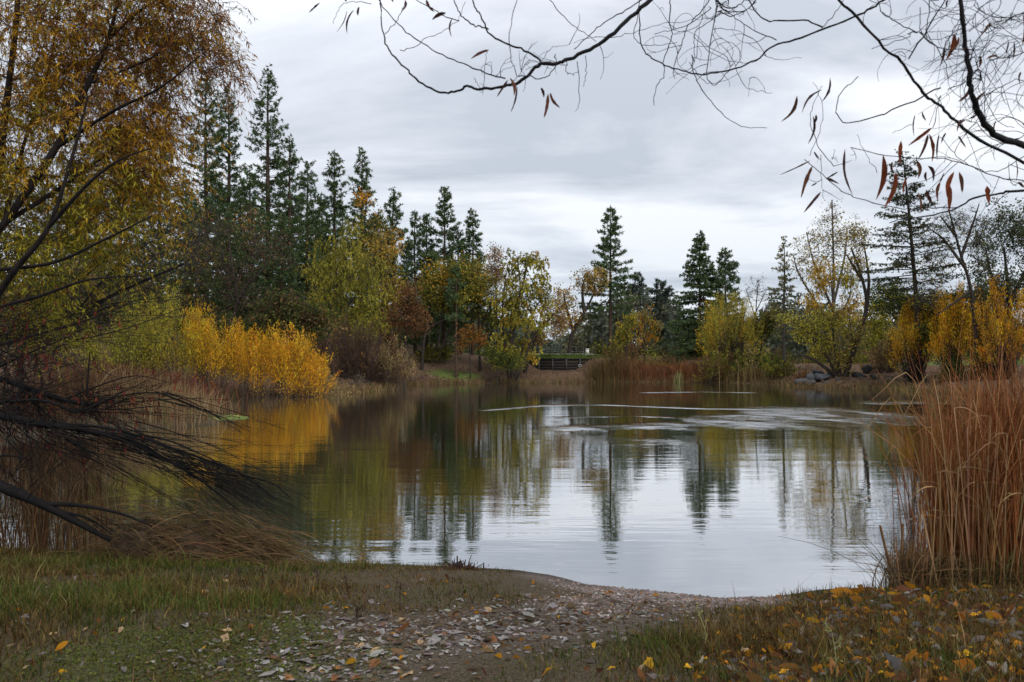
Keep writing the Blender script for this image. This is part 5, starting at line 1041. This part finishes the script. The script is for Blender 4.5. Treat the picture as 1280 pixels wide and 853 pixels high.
# stump tuft at the near shoreline
b = gpt(573, 712); root = thing('stump', 'small dark broken stump with stubs at the near shoreline', 'stump', b); g_ = Geo()
for _ in range(70):
    a = np.array([N(.06), N(.05), -.02]); h = abs(N(.05)) + .02; g_.tube([a, a + (N(.02), N(.02), h * .6), a + (N(.04) + a[0] * .5, N(.03), h)], .008, .003, 4, 5, np.array((.035, .022, .017)) * (1 + N(.2)))
for dx_, h, tx, r_ in [(-.012, .14, 0, .010), (.055, .10, .02, .008), (-.05, .09, -.01, .008), (.08, .15, .055, .005), (.02, .09, 0, .012), (.13, .075, 0, .006), (.16, .07, .005, .006), (.26, .07, 0, .009)]:
    g_.tube([(dx_, 0, -.02), (dx_ + tx * .5, 0, h * .5), (dx_ + tx, 0, h)], r_, r_ * .7, 6, 6, (.03, .02, .016), wob=.1)
g_.build('stubs', M_BARK, root)
l_ = Geo(); n = 260; p = np.c_[N(.11, n), N(.05, n), np.abs(N(.018, n))]; l_.leaves(p, unit(rdir(n) * (1, 1, .4)), .05, .008, pick([(.09, .04, .03), (.13, .06, .035)], n)); l_.build('roots', M_DRY, root)

# ------------------------------------------------------------------ near ground cover
xs, ys = [], []
def scatter(n, y0=2.9, y1=9.6):
    y = y0 + (y1 - y0) * rng.random(n) ** .85; x = U(-.85, 1.05, n) * y; return x, y
x, y = scatter(215000)
d = pond_dist(x, y); gm = gravel_mask(x, y); bm = beach_mask(x, y); mm = moss_mask(x, y); pn = fbm(x * 1.4 + 5, y * 1.4)
right = sstep(-.1, .7, x - (.25 + (y - 4) * .42)); left = sstep(-.9, -1.8, x + .12 * (y - 6))
den = np.clip(.38 + .42 * np.maximum(left, right) - .8 * np.maximum(gm * .95, bm) + (pn - .5) * 1.5, .03, 1) * (1 - .35 * mm)
ok = (d > .03) & (rng.random(len(x)) < den) & (seg_dist(x, y, PATH) > 0)
x, y, gm, mm, pn, left, right = [q_[ok] for q_ in (x, y, gm, mm, pn, left, right)]; n = len(x)
z = ground(x, y) - .005
h = (.024 + .026 * left + .032 * right) * np.exp(N(.45, n)) * (1 - .4 * gm) * (.3 + 1.4 * pn) * (1 - .5 * mm)
ang = U(0, 2 * np.pi, n); ben = U(.1, 1.3, n) * h
a = np.c_[x, y, z]; t1 = a + np.c_[np.cos(ang) * ben, np.sin(ang) * ben, h]; m1 = a * .5 + t1 * .5; m1[:, :2] -= (t1 - a)[:, :2] * .22
wv = np.c_[-np.sin(ang), np.cos(ang), 0 * ang] * (U(.0018, .0044, n) * (.8 + .05 * y))[:, None]
gn = np.clip(.27 + (fbm(x * 1.3 + 3, y * 1.3 + 8) - .5) * 2.6 + .12 * left - .1 * right, 0, 1)
GA = pick([(.05, .066, .015), (.07, .08, .02), (.04, .055, .013)], n, .25); GB = pick([(.105, .072, .026), (.085, .052, .02), (.15, .11, .05), (.07, .062, .018), (.06, .035, .016)], n, .25)
mk = rng.random(n) < gn * .85
col = np.where(mk[:, None], GA, GB)
v = np.stack([a - wv, a + wv, m1 + wv * .7, m1 - wv * .7], 1).reshape(-1, 3)
g_ = Geo(); g_.add(v, np.arange(4 * n).reshape(n, 4), np.repeat(col, 4, 0))
v2 = np.stack([m1 - wv * .7, m1 + wv * .7, t1 + wv * .1, t1 - wv * .1], 1).reshape(-1, 3); g_.add(v2, np.arange(4 * n).reshape(n, 4), np.repeat(col * 1.1, 4, 0))
tag(g_.build('grass', M_BLADE), kind='stuff')
# moss and clover leaflets on the damp ground at the lower left
n = 11000; x = -1.65 + N(.75, n); y = 4.35 + N(.6, n); k = (rng.random(n) < moss_mask(x, y)) & (y > 3); x, y = x[k], y[k]; n = len(x); p = np.c_[x, y, ground(x, y) + U(.002, .022, n)]
g_ = Geo(); g_.leaves(p, unit(rdir(n) * (1, 1, .35)), .016 * U(.6, 1.4, n), .012, pick([(.085, .105, .024), (.11, .125, .03), (.065, .08, .02)], n)); tag(g_.build('clover', M_BLADE), kind='stuff')
# gravel of the little beach and path
n = 15000; t_ = rng.random(n); x = np.interp(t_, [0, .6, 1], [2.3, .9, .4]) + N(.3, n); y = np.interp(t_, [0, .6, 1], [7.3, 7.35, 6.4]) + N(.35, n)
k = (pond_dist(x, y) > -.04) & (rng.random(n) < np.maximum(gravel_mask(x, y) * .5, beach_mask(x, y)) + .02); x, y = x[k], y[k]; n = len(x); s_ = np.exp(N(.45, n)) * .006 + .0025
zz = ground(x, y); oct_ = np.array([(1, 0, 0), (0, 1, 0), (-1, 0, 0), (0, -1, 0)]) ; an = U(0, 6.28, n); ca, sa = np.cos(an), np.sin(an)
ringv = np.stack([np.stack([ca * q_[0] - sa * q_[1], sa * q_[0] + ca * q_[1], 0 * ca], 1) for q_ in oct_], 1) * U(.7, 1.2, (n, 4, 1)) * s_[:, None, None]
top = ringv * .55 + np.array([0, 0, 1]) * (s_ * U(.4, .75, n))[:, None, None]; cen = np.c_[x, y, zz][:, None]
v = np.concatenate([ringv - np.array([0, 0, .3]) * s_[:, None, None] + cen, top + cen], 1); i8 = np.arange(n)[:, None] * 8
f = np.concatenate([i8 + np.array(q_) for q_ in [(0, 1, 5, 4), (1, 2, 6, 5), (2, 3, 7, 6), (3, 0, 4, 7), (4, 5, 6, 7)]]); g_ = Geo(); g_.add(v, f, np.repeat(pick([(.15, .12, .11), (.11, .088, .08), (.20, .17, .16), (.13, .09, .075)], n), 8, 0)); tag(g_.build('gravel', M_CONC), kind='stuff')

# fallen leaves: lobed, curled, one object each, sharing a few meshes
def leaf_mesh(nm, col, curl, lobes, seed):
    r_ = np.random.default_rng(seed); k = 14; a = np.linspace(0, 2 * np.pi, k, endpoint=False)
    rad = (.5 + .15 * np.cos(a * lobes) * (np.cos(a / 2) ** 2 * .6 + .4)) * (1 + r_.normal(0, .08, k)); rad[k // 2] = .85
    x = np.cos(a) * rad; y = np.sin(a) * rad * .8
    zf = lambda x_, y_: curl * (1.1 * y_ * y_ + .5 * x_ * x_ * np.sign(x_)) + .06 * np.sin(5 * x_ + seed)
    v = [(0, 0, .0)] + [(xx * .5, yy * .5, float(zf(xx * .5, yy * .5))) for xx, yy in zip(x, y)] + [(xx, yy, float(zf(xx, yy))) for xx, yy in zip(x, y)]
    f = [(0, 1 + i, 1 + (i + 1) % k, 0) for i in range(k)]
    me = bpy.data.meshes.new(nm); fa = [(0, 1 + i, 1 + (i + 1) % k) for i in range(k)] + [(1 + i, 1 + k + i, 1 + k + (i + 1) % k, 1 + (i + 1) % k) for i in range(k)]
    me.from_pydata(v, [], fa); at = me.attributes.new('tint', 'FLOAT_COLOR', 'POINT')
    c = np.asarray(col)[None] * (1 + r_.normal(0, .14, (len(v), 1))); c[0] *= .7
    at.data.foreach_set('color', np.hstack([np.clip(c, 0, 1), np.ones((len(v), 1))]).astype(np.float32).ravel()); me.materials.append(M_DRY)
    me.polygons.foreach_set('use_smooth', np.ones(len(fa), bool)); return me
LM = {}
for key, cols in dict(pale=[(.36, .345, .335), (.30, .285, .28), (.42, .40, .37)], grey=[(.20, .185, .18), (.25, .235, .23), (.155, .14, .135)], yellow=[(.56, .28, .02), (.60, .34, .03), (.46, .19, .02)], brown=[(.18, .085, .04), (.13, .06, .035), (.24, .12, .05)], tan=[(.42, .29, .16), (.36, .25, .15)]).items():
    LM[key] = [leaf_mesh('fallen_leaf', c, cu, lo, i * 7 + j) for i, c in enumerate(cols) for j, (cu, lo) in enumerate([(.3, 5), (.6, 3), (-.35, 5)])]
def drop_leaf(px, py, key, lab, grp, size, tilt=.3, lift=.012):
    p = gpt(px, py); o_ = bpy.data.objects.new('fallen_leaf', LM[key][rng.integers(0, len(LM[key]))]); COL.objects.link(o_)
    o_.location = (p[0], p[1], p[2] + lift); o_.rotation_euler = (N(tilt), N(tilt), U(0, 6.28)); o_.scale = (size * U(.8, 1.2), size * U(.7, 1.1), size); tag(o_, lab, 'leaf', grp)
LB = {'pale': 'pale whitish dead leaf lying', 'grey': 'grey dead leaf lying', 'tan': 'tan dead leaf lying', 'brown': 'dark brown dead leaf lying'}
pc = np.array([(700, 765), (640, 785), (560, 795), (500, 800), (450, 815), (400, 835)])
for i in range(120):
    c = pc[rng.integers(0, 6)]; key = ['pale', 'pale', 'pale', 'grey', 'grey', 'tan', 'brown'][rng.integers(0, 7)]
    fx, fy = np.clip(c[0] + N(48), 300, 800), np.clip(c[1] + N(17), 745, 850); zn = 'near the water end of the path' if fx > 640 else 'in the middle of the path' if fx > 500 else 'on the mossy near end of the path'
    drop_leaf(fx, fy, key, LB[key] + ' ' + zn, '%s leaves %s' % (key, zn), .055 * U(.5, 1.4), .14, .010)
LL = {'pale': 'pale dead leaf in the mossy grass at the lower left', 'grey': 'grey dead leaf in the mossy grass at the lower left', 'yellow': 'yellow leaf caught in the grass at the lower left', 'tan': 'tan dead leaf in the mossy grass at the lower left'}
for i in range(44):
    key = ['pale', 'grey', 'grey', 'tan', 'tan', 'grey', 'yellow'][rng.integers(0, 7)]; drop_leaf(U(0, 320), U(770, 850) if rng.random() < .8 else U(725, 770), key, LL[key], '%s leaves at the lower left' % key, .048 * U(.6, 1.3), .35, .02)
LR = {'yellow': 'bright yellow leaf lying in the grass at the lower right', 'grey': 'grey dead leaf lying in the grass at the lower right', 'brown': 'brown dead leaf lying in the grass at the lower right', 'pale': 'pale curled leaf lying in the grass at the lower right', 'tan': 'tan dead leaf lying in the grass at the lower right'}
for i in range(138):
    key = ['yellow', 'yellow', 'yellow', 'grey', 'brown', 'brown', 'pale', 'tan'][rng.integers(0, 8)]; px = 1290 - abs(N(240)); px = px if px > 640 else U(800, 1270); py = 852 - abs(N(40)); py = max(py, 772 if px > 900 else 800)
    zn = ', below the tall reeds' if px > 1110 else ', mid way to the path' if px > 900 else ', toward the path'; drop_leaf(px, py, key, LR[key] + zn, '%s leaves at the lower right%s' % (key, zn), .056 * U(.6, 1.25), .6, .04)
# the many smaller leaf scraps
n = 14500; x, y = scatter(n, 3, 7.6); rm_ = sstep(.2, 1.3, x - (y - 4) * .55); k = (pond_dist(x, y) > .25) & (rng.random(n) < .05 + .75 * rm_ + .06 * gravel_mask(x, y)); rm_ = rm_[k]; x, y = x[k], y[k]; n = len(x)
p = np.c_[x, y, ground(x, y) + U(.002, .02, n) + rm_ * U(.0, .03, n)]; g_ = Geo()
cl = pick([(.13, .06, .028), (.10, .045, .025), (.17, .08, .03), (.17, .155, .15), (.24, .22, .21), (.34, .14, .02), (.42, .21, .02), (.07, .035, .02)], n); dv = unit(rdir(n) * (1, 1, .35)); Lf = ((.045 + .028 * rm_) * np.exp(N(.4, n)) * .8)[:, None]; sd = unit(np.cross(dv, np.array([[0, 0, 1.]]) + rdir(n) * .5))
g_.ribbons(bez(p, p + dv * Lf * .5 + np.c_[N(.008, (n, 2)), U(-.01, .03, n)], p + dv * Lf, 5), (Lf * U(.25, .6, (n, 1))) * (np.array([.2, .8, 1, .6, .06])[None] * U(.45, 1.3, (n, 5))), cl, sd); tag(g_.build('leaf_litter', M_DRY), kind='stuff')
# dark dead weed stalks in the short grass of the point
WL = 'dark dead weed stalk standing in the short grass near the shore'
for (px, py, hpx, lb) in [(236, 745, 34, 'tall dark dead weed in the grass below the tussock'), (302, 742, 26, 'dark dead weed right of the tall one below the tussock'), (500, 758, 30, 'branching dark weed in front of the near shoreline'), (447, 780, 22, 'thin dark weed beside the left end of the path'), (436, 745, 22, 'thin dark weed above the left end of the path'), (330, 730, 18, 'short dark weed at the right foot of the tussock'), (638, 709, 14, 'tiny upright stub right of the stump at the shoreline'), (395, 725, 18, 'short weed near the water left of the stump'), (880, 812, 46, 'pale green weed stalk among the leaves at the lower right'), (1046, 848, 60, 'tall pale weed stalk at the bottom of the lower right grass')]:
    b = gpt(px, py); hh = hpx / F * b[1]; root = thing('dead_weed', lb, 'weed', b); g_, l_ = Geo(), Geo(); pale = 'pale' in lb; c_ = (.22, .22, .09) if pale else (.045, .03, .026)
    m_ = g_.tube([(0, 0, -.02), (N(.01), N(.01), hh * .5), (N(.02), N(.02), hh)], .004, .002, 5, 8, c_)
    for _ in range(7):
        i = rng.integers(2, 8); d = unit(rdir(1)[0] + (0, 0, .8)); g_.tube([m_[i], m_[i] + d * hh * .12, m_[i] + d * hh * .22 + (0, 0, .01)], .002, .001, 4, 4, c_)
        q_ = np.repeat((m_[i] + d * hh * .18)[None], 6, 0) + N(.008, (6, 3)); l_.leaves(q_, rdir(6), .02, .008, pick([c_], 6))
    g_.build('stem', M_BARK, root); l_.build('leaves', M_DRY, root)
# leaf fall and dry tufts on the far banks
n = 26000; x = U(-14, 48, n); y = U(56, 96, n); d = pond_dist(x, y)
k = (d > .15) & (d < 9) & (rng.random(n) < np.exp(-d / 5)) & ((x < 1.5) | (x > 22)) & (rng.random(n) > lawn_mask(x, y) * .9); x, y = x[k], y[k]; n = len(x)
p = np.c_[x, y, ground(x, y) + U(.01, .07, n)]; g_ = Geo(); g_.leaves(p, unit(rdir(n) * (1, 1, .5)), .30 * U(.5, 1.3, n), .2, pick([(.13, .07, .04), (.17, .10, .06), (.10, .06, .04), (.22, .15, .10), (.08, .07, .03)], n))
n = 1600; x = U(.4, 9.6, n); y = U(84.4, 88, n); p = np.c_[x, y, ground(x, y) + U(.01, .06, n)]; k = pond_dist(x, y) > .1; g_.leaves(p[k], unit(rdir(k.sum()) * (1, 1, .4)), .15, .10, pick([(.15, .095, .075), (.12, .08, .06), (.18, .125, .105)], k.sum())); tag(g_.build('bank_litter', M_DRY), kind='stuff')
g_ = Geo()
SH = PO[np.array([q_[1] > 45 for q_ in pond])]
for (a0, a1) in zip(SH[:-1], SH[1:]):
    Ls = np.hypot(*(a1 - a0)); m_ = int(Ls * 55)
    if Ls > 20 or m_ < 2: continue
    tt = rng.random(m_); q_ = a0 + (a1 - a0) * tt[:, None] + N(.35, (m_, 2)); a = np.c_[q_, np.maximum(ground(q_[:, 0], q_[:, 1]), -.1) - .02]
    keep = fbm(q_[:, 0] * .6, q_[:, 1] * .6) > .42; a = a[keep]; m_ = len(a)
    if m_ < 2: continue
    hh = U(.2, .75, m_); an = U(0, 6.28, m_); tip = a + np.c_[np.cos(an) * hh * .5, np.sin(an) * hh * .5, hh]; md = a * .5 + tip * .5 + np.c_[np.zeros((m_, 2)), hh * .2]
    g_.ribbons(bez(a, md, tip, 4), .05 * np.linspace(1, .2, 4)[None].repeat(m_, 0), pick([(.16, .10, .05), (.12, .08, .04), (.20, .14, .07), (.09, .085, .03)], m_))
m_ = 2600; a = np.c_[U(WALL_X0 - 1.5, WALL_X1 + 2.5, m_), WALL_Y + U(.0, 4.2, m_) ** 1.0, np.zeros(m_)]; a[:, 2] = np.where(a[:, 1] < WALL_Y + .75, np.where((a[:, 0] > WALL_X0) & (a[:, 0] < WALL_X1), wt + .03, ground(a[:, 0], a[:, 1])), ground(a[:, 0], a[:, 1])) - .02
hh = U(.08, .34, m_) * (.5 + vnoise(a[:, 0] * 1.5, a[:, 1])); an = U(0, 6.28, m_); tip = a + np.c_[np.cos(an) * hh * .6, np.sin(an) * hh * .6 - .08, hh * .9]
g_.ribbons(bez(a, a * .5 + tip * .5 + np.c_[np.zeros((m_, 2)), hh * .3], tip, 4), .05 * np.linspace(1, .2, 4)[None].repeat(m_, 0), pick([(.06, .10, .02), (.08, .115, .025), (.10, .10, .03)], m_))
tag(g_.build('shore_grass', M_BLADE), kind='stuff')

# small flat scraps of leaf and bark pressed into the path
n = 5200; t_ = rng.random(n); x = np.interp(t_, [0, .3, .6, 1], [1.3, .4, -.5, -1.4]) + N(.42, n); y = np.interp(t_, [0, .3, .6, 1], [6.9, 5.8, 4.9, 4.1]) + N(.35, n)
k = pond_dist(x, y) > .2; x, y = x[k], y[k]; n = len(x); an = U(0, 6.28, n); p = np.c_[x, y, ground(x, y) + U(.003, .012, n)]; dd = np.c_[np.cos(an), np.sin(an), N(.12, n)]; w_ = np.c_[-np.sin(an), np.cos(an), N(.15, n)]
Lf = .03 * np.exp(N(.5, n))[:, None]; v = np.stack([p, p + dd * Lf * .5 + w_ * Lf * .28, p + dd * Lf, p + dd * Lf * .45 - w_ * Lf * .28], 1)
g_ = Geo(); g_.add(v, np.arange(4 * n).reshape(n, 4), np.repeat(pick([(.10, .08, .065), (.14, .12, .105), (.20, .18, .17), (.07, .05, .035), (.13, .08, .045), (.10, .07, .04), (.28, .26, .25)], n), 4, 0)); tag(g_.build('leaf_scraps', M_DRY), kind='stuff')
